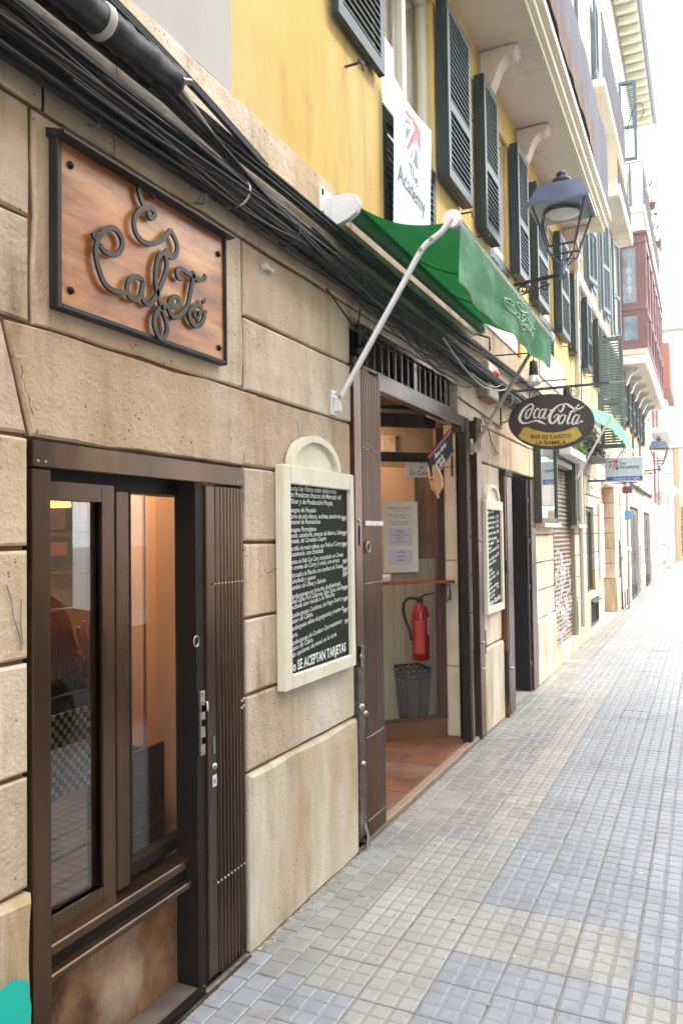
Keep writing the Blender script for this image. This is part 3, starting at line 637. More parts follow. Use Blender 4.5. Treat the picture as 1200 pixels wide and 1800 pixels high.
def first_floor(i, full=True):
    y0, y1 = WIN[i]; p = owner(y0); zt = 5.17 if i < 3 else 4.98
    fr = build(frame_mb(y0+.005, y1-.005, 3.305, zt-.005, -.045, mid=4.08), 'window', win_paint, p)
    build(MB().box(-.075, -.07, y0+.05, y1-.05, 3.35, zt-.05), 'pane', clear, fr)
    build(MB().box(-.13, -.125, y0+.01, y1-.01, 3.31, zt-.01), 'curtain', curtain, fr)
    w_ = (.57, .46, .62)[i] if i < 3 else .5
    zl = 3.95; zh = zt+.01; x = .075
    a1 = 0 if i != 4 else 1.0
    if i == 0: leaf_parts(p, 3.29, 3.88, 4.07, zh, .035, 3.88, 0)
    else:
        leaf_parts(p, y0-w_-.01, y0-.01, zl, zh, x, y0-.01, 0); build(MB().box(.012, x-.02, y0-w_-.008, y0-.012, zl, zh), 'shutter', shutter_m, p)
    build(MB().box(.012, x-.02, y1+.012, y1+.008+w_, zl, zh), 'shutter', shutter_m, p)
    leaf_parts(p, y1+.01, y1+.01+w_, zl, zh, x, y1+.01, 0)
    c = (y0+y1)/2
    leaf_parts(p, y0+.006, c-.003, 3.31, 3.98, -.02, y0, 0, mid=False); leaf_parts(p, c+.003, y1-.006, 3.31, 3.98, -.02, y1, 0, mid=False)
    hooks(p, [(y0-w_+.06, zl-.04), (y1+w_-.02, zl-.04), (y1+w_+.02, zl+.25), (y1+w_+.02, zl+.7)])
for i in range(len(WIN)): first_floor(i)
# tall perpendicular leaf of the fifth window, facing the camera
leaf_parts(second, 12.9, 13.26, 2.88, 4.66, .10, 12.9, -R(90), fm=M('sage_shutter', (.085, .125, .12, 1), rough=.45), sm=M('sage_slat', (.12, .165, .155, 1), rough=.45))
for k, (y0, y1) in enumerate(U2):
    fr = build(frame_mb(y0, y1, 5.36, 7.34, -.10, mid=6.5), 'window', win_paint, second); build(MB().box(-.125, -.12, y0+.05, y1-.05, 5.4, 7.3), 'pane', dim_glass, fr)
    build(MB().box(-.2, -.195, y0, y1, 5.36, 7.34), 'curtain', curtain, fr)
    leaf_parts(second, y0-.5, y0-.01, 5.4, 7.3, .06, y0-.01, 0, fm=shutter_b, sm=shutter_b); leaf_parts(second, y1+.01, y1+.5, 5.4, 7.3, .06, y1+.01, -.15, fm=shutter_b, sm=shutter_b)
for k, (y0, y1) in enumerate(U3):
    fr = build(frame_mb(y0, y1, 8.56, 10.88, -.10, mid=10.0), 'window', win_paint, second); build(MB().box(-.125, -.12, y0+.05, y1-.05, 8.6, 10.85), 'pane', dim_glass, fr)
    build(MB().box(-.2, -.195, y0, y1, 8.56, 10.88), 'curtain', curtain, fr)
    if k != 2: leaf_parts(second, y0-.5, y0-.01, 8.6, 10.85, .06, y0-.01, 0, fm=shutter_b, sm=shutter_b)
leaf_parts(second, 17.55, 17.97, 8.6, 10.0, .06, 17.97, 0, fm=shutter_m, sm=shutter_s)
leaf_parts(second, 17.5, 17.86, 9.55, 11.3, .10, 17.5, -R(82), fm=shutter_b, sm=shutter_b)
# pale marble panels under the first-floor windows
for a, b in ((6.05, 7.30), (8.4, 9.9)): build(MB().box(-.02, .012, a, b, 3.245, 3.62 if a > 7 else 3.60, ch=.004), 'marble_panel', marble, cafe)
build(MB().box(-.02, .02, 7.34, 7.44, 3.245, 3.62), 'yellow_reveal', M('ochre_edge', (.52, .27, .05, 1), rough=.9), cafe)

# ---- long first balcony with scroll brackets
BX = .52
bal = build(MB().box(-.05, BX-.10, 2.9, 10.58, 5.515, 5.70), 'balcony_slab', soffit, cafe)
em = MB()
prof = [(BX-.10, 5.50), (BX-.05, 5.50), (BX-.05, 5.545), (BX-.01, 5.56), (BX-.01, 5.62), (BX+.035, 5.64), (BX+.035, 5.715), (BX-.10, 5.715)]
em.prism(prof, 'y', 2.86, 10.60); build(em, 'balcony_moulding', cream, bal)
def bracket(parent, y, z, s=1.0, mat_=None, w_=.12):
    pts = [(0, 0), (.36, 0), (.37, -.035), (.33, -.065), (.27, -.07), (.22, -.10), (.17, -.16), (.135, -.24), (.09, -.30), (.03, -.33), (0, -.33)]
    pts = [(a*s*.8, z+b*s) for a, b in smoothed(pts, 3)]
    m = MB(); m.prism(pts, 'y', y-w_/2, y+w_/2)
    m.ribbon([(a, b) for a, b in [(p[0]-.0, p[1]) for p in pts[6:-6]]], 'y', y-w_/2-.012, w_+.024, .012)
    return build(m, 'bracket', mat_ or soffit, parent)
for y in (3.4, 4.8, 6.2, 7.55, 8.9, 10.3): bracket(cafe, y, 5.50)
for y in (6.2, 7.55, 8.9): pass
rail = MB(); y = 2.95
while y < 10.55: rail.box(BX-.03, BX-.014, y, y+.014, 5.715, 6.72); y += .11
build(rail, 'railing_bars', black_iron, cafe, kind='stuff')
rl = MB().box(BX-.04, BX-.004, 2.92, 10.58, 6.72, 6.745); rl.box(BX-.04, BX-.004, 2.92, 10.58, 5.78, 5.80); rl.box(0, BX-.04, 10.54, 10.57, 6.72, 6.745)
build(rl, 'railing_rail', black_iron, cafe)
def hung(y0, y1, z0, z1, x, m_, nm='balcony_screen'):
    m = MB().grid(lambda u, v: (x+.006*math.sin(u*26+v)+.004*math.sin(u*61), y0+(y1-y0)*u, z0+(z1-z0)*v+.02*math.sin(u*11)), 60, 6)
    return build(m, nm, m_, cafe)
hung(3.0, 10.52, 5.80, 6.71, BX+.016, rail_cloth); hung(5.2, 9.0, 5.76, 6.05, BX+.05, rust_cloth)

# ---- oriel and the far balconies of the cream house
OY0, OY1, OX, OZ0, OZ1 = 17.3, 23.9, .56, 5.42, 7.88
sl = build(MB().box(-.05, OX-.06, OY0+.02, OY1+.5, 5.10, 5.30), 'oriel_slab', soffit, second)
build(MB().prism([(OX-.06, 5.08), (OX-.02, 5.10), (OX, 5.16), (OX+.03, 5.18), (OX+.03, 5.30), (OX-.06, 5.30)], 'y', OY0-.01, OY1+.52), 'moulding', white_paint, sl)
build(MB().box(-.02, OX+.01, OY0-.012, OY0+.018, 5.10, 5.26), 'fascia', white_paint, sl)
m = MB(); m.box(0, OX, OY0, OY1, 5.30, 5.42); build(m, 'oriel_base', cream, second)
orl = build(MB().box(.0, OX+.03, OY0-.03, OY1+.03, OZ0, OZ0+.09, ch=.015), 'oriel', mauve, second)
def om(b, nm='oriel_frame', mm=None): return build(b, nm, mm or mauve, orl)
m = MB(); m.box(0, OX+.06, OY0-.06, OY1+.06, OZ1-.05, OZ1+.03, ch=.02); m.box(0, OX+.02, OY0-.02, OY1+.02, OZ1-.22, OZ1-.05); om(m, 'oriel_cornice')
m = MB(); m.box(0, OX+.02, OY0-.02, OY1+.02, 6.22, 6.31, ch=.015); om(m, 'oriel_rail')
ncol = 7
for k in range(ncol):
    y = OY0+(OY1-OY0-.08)*k/(ncol-1); m = MB(); m.box(OX-.09, OX, y, y+.08, 5.5, OZ1-.2)
    m.lathe((OX+.0, y+.04, 5.5), [(.03, 0), (.03, .7), (.045, .72), (.045, .8), (.03, .84), (.03, 1.4), (.04, 1.42), (.03, 1.46), (.03, 2.1), (.05, 2.2)], n=10); om(m, 'oriel_post')
for k in range(ncol-1):
    y0 = OY0+(OY1-OY0-.08)*k/(ncol-1)+.08; y1 = OY0+(OY1-OY0-.08)*(k+1)/(ncol-1)
    for z0, z1, zz in ((5.52, 6.22, 0), (6.31, OZ1-.2, 0)):
        f = om(frame_mb(y0, y1, z0, z1, OX-.02, w_=.07, d_=.04, stile=False), 'oriel_window')
        build(MB().box(OX-.045, OX-.04, y0+.06, y1-.06, z0+.06, z1-.06), 'pane', dim_glass, f)
def side_frame(x0, x1, z0, z1, y, w_=.09):
    m = MB(); m.box(x0, x0+w_, y, y+.04, z0, z1); m.box(x1-w_, x1, y, y+.04, z0, z1); m.box(x0+w_, x1-w_, y+.001, y+.04, z0, z0+w_); m.box(x0+w_, x1-w_, y+.001, y+.04, z1-w_, z1); return m
ice = M('pale_blue_pane', (.20, .27, .33, 1), (.30, .38, .43, 1), (.12, .18, .24, 1), rough=.12, scale=6, detail=8, spec=.8)
for z0, z1 in ((5.51, 6.22), (6.31, OZ1-.2)):
    f = om(side_frame(.02, OX-.09, z0, z1, OY0), 'oriel_window'); build(MB().box(.10, OX-.17, OY0+.02, OY0+.026, z0+.08, z1-.08), 'pane', ice, f)
m = MB()     # scroll tracery in front of the near pane
for k in range(3):
    zc = 6.68+k*.2
    m.tube([(.235+.055*math.cos(q*.5)*(1-q/30)*(1 if k % 2 else -1), OY0+.012, zc+.085*math.sin(q*.5)*(1-q/30)) for q in range(22)], .007, 5)
m.tube([(.235, OY0+.012, 6.5), (.25, OY0+.012, 6.8), (.22, OY0+.012, 7.1), (.235, OY0+.012, 7.35)], .006, 5); om(m, 'tracery', white_paint)
om(MB().box(.0, .04, OY0+.05, OY1-.05, 5.5, OZ1-.2), 'oriel_back', M('oriel_inside', (.10, .09, .09, 1), rough=.9))
for k in range(6):
    bracket(second, OY0+.5+k*1.15, 5.095, 1.15, cream, .2)
# terrace over the oriel
t = build(MB().box(0, OX-.03, OY0+.02, OY1, 7.92, 8.30, ch=.01), 'terrace_slab', white_paint, second)
build(MB().box(0, OX+.03, OY0-.02, OY1+.03, 8.30, 8.46, ch=.02), 'terrace_moulding', cream, t)
rb = MB(); y = OY0
while y < OY1: rb.tube([(OX, y, 8.46), (OX, y, 9.4)], .009, 5, caps=False); y += .13
x = .05
while x < OX: rb.tube([(x, OY0+.01, 8.46), (x, OY0+.01, 9.4)], .009, 5, caps=False); x += .12
rb.tube([(0, OY0+.01, 9.4), (OX, OY0+.01, 9.4), (OX, OY1, 9.4)], .015, 6); build(rb, 'terrace_railing', iron_paint, second, kind='stuff')
for k in range(7):      # pots hung outside the terrace railing
    y = OY0+.35+k*.85; r_ = .075
    pt = thing('flower_pot', '%s pot hung on the terrace railing over the mauve oriel, %s from the near corner' % ('terracotta' if k % 3 == 1 else 'pale', ('first', 'second', 'third', 'fourth', 'fifth', 'sixth', 'seventh')[k]), 'flower pot', (OX+.12, y, 8.78), 'flower pots on the terrace railing')
    build(MB().lathe((OX+.12, y, 8.78), [(.045, 0), (r_, .14), (r_+.01, .15)], n=10), 'pot', terracotta if k % 3 == 1 else white_paint, pt)
    lm = MB()
    for q in range(14):
        a = random.uniform(0, 6.28); h = random.uniform(.05, .17); rr = random.uniform(.03, .1)
        lm.add([(OX+.12, y, 8.93), (OX+.12+rr*math.cos(a), y+rr*math.sin(a), 8.93+h), (OX+.12+rr*math.cos(a+.5), y+rr*math.sin(a+.5), 8.93+h*.8)], [(0, 1, 2)])
    build(lm, 'plant', leaf_m, pt)
# upper balcony nearer to the camera and the slab under it
b2 = build(MB().box(0, .36, 12.2, 15.9, 8.36, 8.50, ch=.02), 'upper_balcony', cream, second)
rb = MB(); y = 12.25
while y < 15.9: rb.tube([(.33, y, 8.5), (.33, y, 9.5)], .010, 5, caps=False); y += .12
rb.tube([(.33, 12.2, 9.5), (.33, 15.88, 9.5)], .016, 6); build(rb, 'upper_railing', iron_paint, second, kind='stuff')
b3 = build(MB().box(0, .36, 14.3, 17.0, 7.50, 7.72, ch=.02), 'middle_balcony', cream, second)
rb = MB()
for k in range(22): rb.tube([(.33, 14.35+k*.12, 7.72), (.33, 14.35+k*.12, 8.2)], .009, 5, caps=False)
build(rb, 'middle_railing', iron_paint, second, kind='stuff')
# eaves
m = MB(); m.box(-.3, .50, 10.64, 23.8, 13.32, 13.42); build(m, 'eaves', white_render, second)
m = MB(); m.tube([(.55, 10.64, 13.42), (.55, 23.9, 13.42)], .07, 8); build(m, 'gutter', M('zinc', (.32, .34, .4, 1), rough=.4, metal=.4), second)
rt = MB()
for k in range(32): rt.box(.05, .48, 10.8+k*.4, 10.92+k*.4, 13.17, 13.32, ch=.02)
build(rt, 'rafter_ends', M('pale_green_plaster', (.62, .62, .46, 1), rough=.9), second, kind='stuff')
build(MB().prism([(-.3, 13.42), (.56, 13.44), (-3.5, 15.0), (-3.5, 14.0)], 'y', 10.62, 23.8), 'roof', M('roof_tiles', (.35, .2, .12, 1), rough=.9), second)
build(MB().box(-4, -.26, 10.62, YEND, 3.25, 13.3), 'house_block', cream, second)
build(MB().box(-4, -.26, 2.44, 10.6, 5.3, 13.3), 'house_block', yellow, cafe)
build(MB().box(-4, -.26, -3, 2.43, 3.25, 13.0), 'house_block', white_render, old)
m = MB().tube([(.08, 10.66, 0.3), (.08, 10.66, 5.0), (.10, 10.66, 5.1), (.10, 10.66, 13.3)], .035, 8); build(m, 'downpipe', M('pale_downpipe', (.55, .5, .4, 1), rough=.5), second)
# two iron washing-line hooks that reach out from the upper storeys
for y, z, ln in ((15.4, 10.4, 'lower'), (13.2, 11.6, 'upper')):
    m = MB().tube(smoothed([(.40, y, z-1.3), (.5, y, z-.95), (.62, y, z-.75), (.70, y, z-.8), (.72, y, z-.95), (.66, y, z-1.05)], 5), .009, 5)
    o = build(m, 'wire_hook', black_iron); tag(o, 'thin curled iron rod reaching out by the upper balcony, %s of the two' % ln, 'iron rod')

# ================================================================== CAFE WINDOW (left)
cw = thing('cafe_window', 'brown metal framed cafe window with two panes and a folded gate, under the wooden sign', 'window', (0, 1.97, 0))
def P_(m, nm, mt, parent=cw, **k): return build(m, nm, mt, parent, **k)
P_(MB().box(-.02, .006, 1.470, 2.474, 1.742, 1.812, ch=.003), 'head_bar', bronze)
P_(MB().box(-.06, .004, 1.470, 1.532, .04, 1.738, ch=.003), 'jamb_post', bronze)
for y in (1.485, 1.51, 2.44, 2.46): P_(MB().lathe((.006, y, 1.757 if y < 2 else 1.755), [(.004, 0), (.004, .002), (.001, .003)], n=8, axis='x'), 'screw', steel)
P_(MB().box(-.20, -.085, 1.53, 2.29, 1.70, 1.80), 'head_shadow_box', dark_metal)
s1 = P_(frame_mb(1.535, 1.862, .455, 1.715, -.075, w_=.052, d_=.05, stile=False), 'sash', bronze)
P_(MB().box(-.105, -.099, 1.58, 1.82, .50, 1.67), 'pane', dim_glass, s1)
P_(frame_mb(1.575, 1.822, .495, 1.675, -.084, w_=.012, d_=.02, stile=False), 'glazing_bead', dark_metal, s1)
P_(MB().box(-.13, -.072, 1.868, 1.926, .47, 1.70, ch=.003), 'mullion', bronze)
P_(MB().box(-.14, -.08, 1.862, 1.878, .47, 1.70), 'gap_strip', black)
s2 = P_(frame_mb(1.927, 2.290, .48, 1.735, -.095, w_=.036, d_=.05, stile=False), 'sash', dark_metal)
P_(MB().box(-.122, -.116, 1.95, 2.27, .50, 1.71), 'pane', clear, s2)
P_(MB().box(-.118, -.04, 1.535, 2.29, .425, .455, ch=.004), 'sill_bar', bronze)
P_(MB().box(-.13, -.062, 1.535, 2.29, .385, .423), 'sill_bar', dark_metal)
P_(MB().box(-.135, -.03, 1.535, 2.29, .36, .383, ch=.004), 'sill_bar', bronze)
P_(MB().box(-.20, -.105, 1.50, 2.30, .0, .36), 'lower_panel', stucco_brown)
P_(MB().box(-.105, .0, 1.535, 2.22, .0, .022), 'threshold_ledge', M('dirty_ledge', (.13, .10, .075, 1), (.07, .05, .04, 1), rough=.8, scale=9))
P_(MB().box(-.008, .012, 1.535, 2.20, .0, .03), 'gate_track', dark_metal); P_(MB().box(.016, .026, 1.3, 2.47, -.002, .008), 'gate_track', rusty)
P_(MB().box(-.10, -.012, 2.195, 2.245, .02, 1.74), 'gate_post', dark_metal)
lk = P_(MB().box(-.013, -.002, 2.205, 2.232, .80, 1.02, ch=.002), 'lock_plate', steel)
for z in (.84, .90, .95): P_(MB().box(-.002, .002, 2.212, 2.226, z, z+.022), 'slot', black, lk)
P_(MB().tube([(-.002, 2.215, .985), (.02, 2.212, .985), (.022, 2.212, .955)], .004, 6), 'latch', steel, lk)
P_(MB().tube([(-.004, 2.19, 1.215+.018*math.cos(a)) if 0 else (-.006, 2.188+.014*math.cos(a), 1.195+.018*math.sin(a)) for a in [k*math.pi/8 for k in range(17)]], .003, 6), 'ring', steel)
# folded gate: flat leaf and narrow corrugated leaves
fg = P_(MB().box(-.035, -.004, 2.247, 2.302, .022, 1.735, ch=.003), 'gate_leaf', bronze)
y = 2.306
while y < 2.465:
    P_(MB().prism([(-.03, y), (-.006, y+.002), (.004, y+.007), (.004, y+.013), (-.006, y+.0175), (-.03, y+.0185)], 'z', .022, 1.732), 'gate_leaf', bronze); y += .0215
P_(MB().box(-.04, -.02, 2.30, 2.475, .03, 1.735), 'gate_backing', black)
for z in (1.385, .34):
    m = MB()
    for k in range(9): m.lathe((.004, 2.292+k*.0213, z), [(.0042, -.002), (.0036, .002), (.001, .0035)], n=7, axis='x')
    P_(m, 'rivets', steel)
m = MB()
for a, b in ((2.452, .94), (2.466, .945), (2.452, .915), (2.466, .92)): m.lathe((.004, a, b), [(.0055, -.001), (.004, .004), (.001, .005)], n=7, axis='x')
P_(m, 'rivets', steel)
P_(MB().tube([(-.004, 2.283, .85), (-.002, 2.283, .79)], .005, 6), 'bolt', steel); P_(MB().lathe((-.004, 2.284, .745), [(.013, 0), (.012, .006), (.005, .009)], n=12, axis='x'), 'lock_cylinder', steel)
st = P_(MB().box(-.0035, -.0025, 2.273, 2.298, .675, .715), 'sticker', paper); m = MB(); text_into(m, 'P.', lambda u, v: (-.0015, 2.278+u, .685+v), .022, bold=.001); P_(m, 'sticker_print', blue_band, st)
# reveal behind the window and the room
room = thing('cafe_room', 'dim interior seen through the cafe window and the doorway', 'interior', (-1.5, 3.5, 0))
RM = lambda m, n, mt: build(m, n, mt, room)
RM(MB().box(-4.2, -.25, .2, 6.6, -.02, -.004), 'room_floor', brown_wood)
RM(MB().box(-4.2, -.25, .2, 7.6, 3.0, 3.1), 'room_ceiling', tan_wall)
RM(MB().box(-4.3, -4.2, .2, 7.6, 0, 3.0), 'room_wall', tan_wall); RM(MB().box(-4.2, -.25, .1, .2, 0, 3.0), 'room_wall', tan_wall); RM(MB().box(-4.2, -.25, 7.5, 7.6, 0, 3.0), 'room_wall', tan_wall)
RM(MB().box(-.30, -.235, 1.3, 1.464, 0, 1.9), 'reveal', tan_wall); RM(MB().box(-.84, -.236, 2.62, 2.70, 0, 3.0), 'partition', orange_wall)
RM(MB().box(-.42, -.236, 2.49, 2.61, 0, 1.9), 'side_board', orange_wall)
bp_ = RM(MB().box(-.84, -.43, 2.60, 2.618, .0, 2.4), 'vertical_board', orange_wall)
for k in range(3): RM(MB().box(-.43-.14*k-.004, -.43-.14*k+.004, 2.592, 2.60, 0, 2.4), 'board_joint', M('board_joint', (.27, .13, .05, 1), rough=.7))
# shelf wall far inside: brick-like books and bottles that give the pane its warm patchwork
for k in range(70):
    y = random.uniform(2.9, 6.4) if k % 2 else random.uniform(3.2, 5.6); z = random.choice([1.35, 1.62, 1.9, 2.15]); h = random.uniform(.08, .22)
    RM(MB().box(-2.78, -2.62, y, y+random.uniform(.08, .3), z, z+h), 'shelf_box', random.choice([tan_wall, orange_wall, crate_wood, brown_wood, red_wood, terracotta]))
RM(MB().box(-2.85, -2.79, 2.7, 6.1, 0, 3.0), 'shelf_wall', orange_wall)
for z in (1.33, 1.60, 1.88, 2.13): RM(MB().box(-2.79, -2.58, 2.8, 6.0, z-.025, z), 'wall_shelf', brown_wood)
lamp_in = thing('pendant_lamp', 'small glowing orange shade hanging inside the cafe window, top left pane', 'lamp', (-1.5, 2.95, 1.70))
build(MB().lathe((-1.5, 2.95, 1.72), [(.13, 0), (.12, .07), (.03, .14), (.012, .15)], n=20), 'shade', warm_shade, lamp_in)
build(MB().lathe((-1.5, 2.95, 1.735), [(.01, -.02), (.028, 0), (.028, .03), (.01, .05)], n=12), 'bulb', bulb, lamp_in)
build(MB().tube([(-1.5, 2.95, 1.84), (-1.5, 2.95, 3.0)], .004, 6), 'cord', black_iron, lamp_in)
pl_ = bpy.data.lights.new('window_fill_light', 'POINT'); pl_.energy = 16; pl_.color = (1, .72, .48); pl_.shadow_soft_size = .05
po_ = bpy.data.objects.new('window_fill_light', pl_); COL.objects.link(po_); po_.location = (-.86, 2.12, 2.25)  # added fill, set apart from the pendant to brighten the woman and board
pl3 = bpy.data.lights.new('shelf_fill_light', 'POINT'); pl3.energy = 26; pl3.color = (1, .66, .38); pl3.shadow_soft_size = .08
po3 = bpy.data.objects.new('shelf_fill_light', pl3); COL.objects.link(po3); po3.location = (-1.75, 3.7, 2.45)  # fill put deep in the room to light the shelf wall, no fixture
pl2 = bpy.data.lights.new('door_fill_light', 'POINT'); pl2.energy = 4.5; pl2.color = (1, .78, .55); pl2.shadow_soft_size = .08
po2 = bpy.data.objects.new('door_fill_light', pl2); COL.objects.link(po2); po2.location = (-.86, 5.37, 2.35)  # added fill without a lamp, brightens the boards behind the entrance glass
# dark crates stacked behind the right-hand pane
for k, (z0, z1, rz, la) in enumerate(((.05, .46, .1, 'lower dark wooden crate behind the right pane of the cafe window'), (.47, .76, -.05, 'upper dark wooden crate behind the right pane of the cafe window'))):
    c = thing('crate', la, 'crate', (-.42, 2.29, z0), 'crates behind the cafe window')
    for s in (0, 1):
        build(MB().box(-.53, -.515+.0, 2.22, 2.44, z0, z1) if s else MB().box(-.36, -.345, 2.22, 2.44, z0, z1), 'crate_side', crate_wood, c)
        for q in range(3): build(MB().box(-.515, -.36, 2.22+s*.205, 2.235+s*.205, z0+.02+q*(z1-z0-.05)/3, z0+.0+(q+1)*(z1-z0-.03)/3), 'slat', crate_wood, c)
    build(MB().box(-.515, -.36, 2.235, 2.425, z0, z0+.012), 'crate_floor', crate_wood, c)
    build(MB().prism([(-.52, z0+.02), (-.50, z0), (-.35, z1-.03), (-.37, z1)], 'y', 2.212, 2.219), 'brace', crate_wood, c)
# ---- bistro chair with a woven chequered back, and the seated woman
ch = thing('bistro_chair', 'bistro chair with black and white chequered woven back inside the window', 'chair', (-.70, 2.08, 0))
CX, CY = -.70, 2.08
fr_ = MB(); fr_.tube(smoothed([(-.50, 1.86, 0), (-.49, 1.87, .45), (-.44, 1.86, .96), (-.44, 1.95, 1.0), (-.44, 2.22, 1.0), (-.44, 2.31, .96), (-.49, 2.30, .45), (-.50, 2.31, 0)], 6), .012, 8); build(fr_, 'back_frame', black_iron, ch)
for yy in (1.9, 2.28): build(MB().tube([(-.92, yy, 0), (-.88, yy, .45)], .012, 8), 'leg', black_iron, ch)
build(MB().box(-.92, -.48, 1.86, 2.31, .43, .46, ch=.01), 'seat', crate_wood, ch)
wa, wb = MB(), MB(); n1, n2 = 22, 15
for i in range(n1):
    for j in range(n2):
        y = 1.885+i*.0188; z = .66+j*.0195; x = -.485+.045*(z-.46)/.5
        (wa if (i+j) % 2 else wb).box(x-.004, x+.004+(.002 if (i+j) % 2 else 0), y+.0008, y+.018, z+.0008, z+.0187)
build(wa, 'weave', M('weave_black', (.015, .015, .015, 1), rough=.5), ch, kind='stuff'); build(wb, 'weave', M('weave_pale', (.50, .44, .36, 1), rough=.6), ch, kind='stuff')
def skin_body(name, verts, edges, radii, mt, root=0, sub=2, parent=None):
    me = bpy.data.meshes.new(name); me.from_pydata(verts, edges, []); o = bpy.data.objects.new(name, me)
    COL.objects.link(o); md = o.modifiers.new('s', 'SKIN'); md.use_smooth_shade = True; sb = o.modifiers.new('u', 'SUBSURF'); sb.levels = sb.render_levels = sub
    sv = me.skin_vertices[0].data
    for i, r_ in enumerate(radii): sv[i].radius = (r_, r_) if not isinstance(r_, tuple) else r_
    sv[root].use_root = True
    dg = bpy.context.evaluated_depsgraph_get(); e = o.evaluated_get(dg); m2 = bpy.data.meshes.new_from_object(e); bpy.data.objects.remove(o)
    m2.materials.clear(); m2.materials.append(mt)
    for p in m2.polygons: p.use_smooth = True
    o = bpy.data.objects.new(name, m2); WO[name] = (0, 0, 0); link(o, parent, (0, 0, 0)); return o
pr = thing('person', 'seated woman with long auburn hair and a fur-trimmed black coat behind the left pane', 'person', (-.72, 2.02, 0))
V = [(-.72, 2.12, .55), (-.70, 2.13, .75), (-.68, 2.14, .98), (-.68, 2.15, 1.06), (-.69, 2.15, 1.13), (-.71, 2.15, 1.22), (-.73, 2.15, 1.31),
     (-.68, 2.27, .98), (-.62, 2.32, .86), (-.58, 2.30, 1.04), (-.575, 2.285, 1.10), (-.68, 1.99, .98), (-.72, 1.93, .78), (-.88, 1.94, .68),
     (-.80, 2.12, .53), (-1.16, 2.14, .52), (-1.18, 2.14, .08), (-1.28, 2.14, .05), (-.80, 1.92, .53), (-1.16, 1.90, .52), (-1.18, 1.90, .08), (-1.28, 1.90, .05)]
Ed = [(0, 1), (1, 2), (2, 3), (3, 4), (4, 5), (5, 6), (2, 7), (7, 8), (8, 9), (9, 10), (2, 11), (11, 12), (12, 13), (0, 14), (14, 15), (15, 16), (16, 17), (0, 18), (18, 19), (19, 20), (20, 21)]
Rr = [.13, .115, .12, .055, .055, .085, .07, .055, .042, .03, .028, .055, .042, .03, .085, .06, .04, .035, .085, .06, .04, .035]
body = skin_body('body', V, Ed, Rr, skin, 0, 2, pr)
V2 = [v for v in V[:4]]+[V[7], V[8], (-.59, 2.287, .99), V[11], V[12], V[13]]
skin_body('coat', V2, [(0, 1), (1, 2), (2, 3), (2, 4), (4, 5), (5, 6), (2, 7), (7, 8), (8, 9)], [.16, .145, .15, .085, .078, .058, .046, .078, .058, .045], coat_m, 0, 2, pr)
hm = MB()
for k in range(170):
    a = random.uniform(-1.5, 1.5)                # round the back of the head
    rr = random.uniform(.074, .088); zt = 1.295+random.uniform(-.01, .09)*(1-abs(a)/2)
    c0 = (-.72, 2.15)
    p0 = (c0[0]+rr*.6*math.cos(a), c0[1]+rr*.6*math.sin(a), min(zt+.03, 1.38)); p1 = (c0[0]+rr*1.15*math.cos(a), c0[1]+rr*1.15*math.sin(a), 1.28)
    p2 = (c0[0]+(.10+rr*.3)*math.cos(a*.9)+.01, c0[1]+rr*1.25*math.sin(a), 1.20); e_ = random.uniform(1.02, 1.10)
    p3 = (c0[0]+.165*math.cos(a*.8)+random.gauss(0, .006), c0[1]+.135*math.sin(a)+random.gauss(0, .008), e_)
    hm.tube(smoothed([p0, p1, p2, p3], 4), [.010]*5+[.009]*4+[.007]*2+[.005, .003], 5, caps=False)
hm.lathe((-.725, 2.15, 1.25), [(.06, -.06), (.088, -.02), (.094, .04), (.085, .09), (.05, .13), (.005, .142)], n=20); build(hm, 'hair', hair_m, pr)
fm_ = MB()
for k in range(260):
    a = random.uniform(0, 6.28); p = Vector((-.68+.12*math.cos(a), 2.15+.15*math.sin(a), 1.04+random.gauss(0, .012))); d_ = Vector((math.cos(a), math.sin(a), random.uniform(-.6, .8)))*random.uniform(.02, .04)
    fm_.tube([p, p+d_*.6, p+d_+Vector((0, 0, -.008))], [.006, .004, .001], 4, caps=False)
build(fm_, 'fur_collar', fur, pr)
# raised open hand: palm and five fingers
hd = MB(); hp = Vector((-.57, 2.275, 1.12))
hd.add([hp+Vector(v) for v in ((.0, -.035, -.02), (.0, .03, -.03), (.0, .035, .05), (.0, -.03, .055), (-.022, -.032, -.02), (-.022, .028, -.03), (-.022, .032, .05), (-.022, -.028, .055))],
       [(0, 1, 2, 3), (7, 6, 5, 4), (0, 4, 5, 1), (1, 5, 6, 2), (2, 6, 7, 3), (3, 7, 4, 0)])
for q, (dy, dz, ln, sp) in enumerate(((-.027, .05, .062, -.35), (-.009, .055, .072, -.12), (.010, .053, .068, .08), (.027, .047, .053, .28), (-.033, .0, .055, -1.05))):
    b0 = hp+Vector((-.011, dy, dz-.01)); dr = Vector((-.1, math.sin(sp), math.cos(sp)))
    hd.tube([b0, b0+dr*ln*.5, b0+dr*ln*.78+Vector((.006, 0, 0)), b0+dr*ln+Vector((.014, 0, 0))], [.0095, .0085, .0078, .005], 8)
hb = build(hd, 'hand', skin, pr)
# table edge and chair next to her
tb = thing('cafe_table', 'small round cafe table in the dark room behind the seated woman', 'table', (-1.25, 2.1, 0))
build(MB().lathe((-1.3, 2.2, .72), [(.3, 0), (.305, .012), (.3, .025)], n=28), 'table_top', red_wood, tb); build(MB().lathe((-1.3, 2.2, 0), [(.2, 0), (.2, .02), (.025, .04), (.025, .72)], n=14), 'table_leg', black_iron, tb)

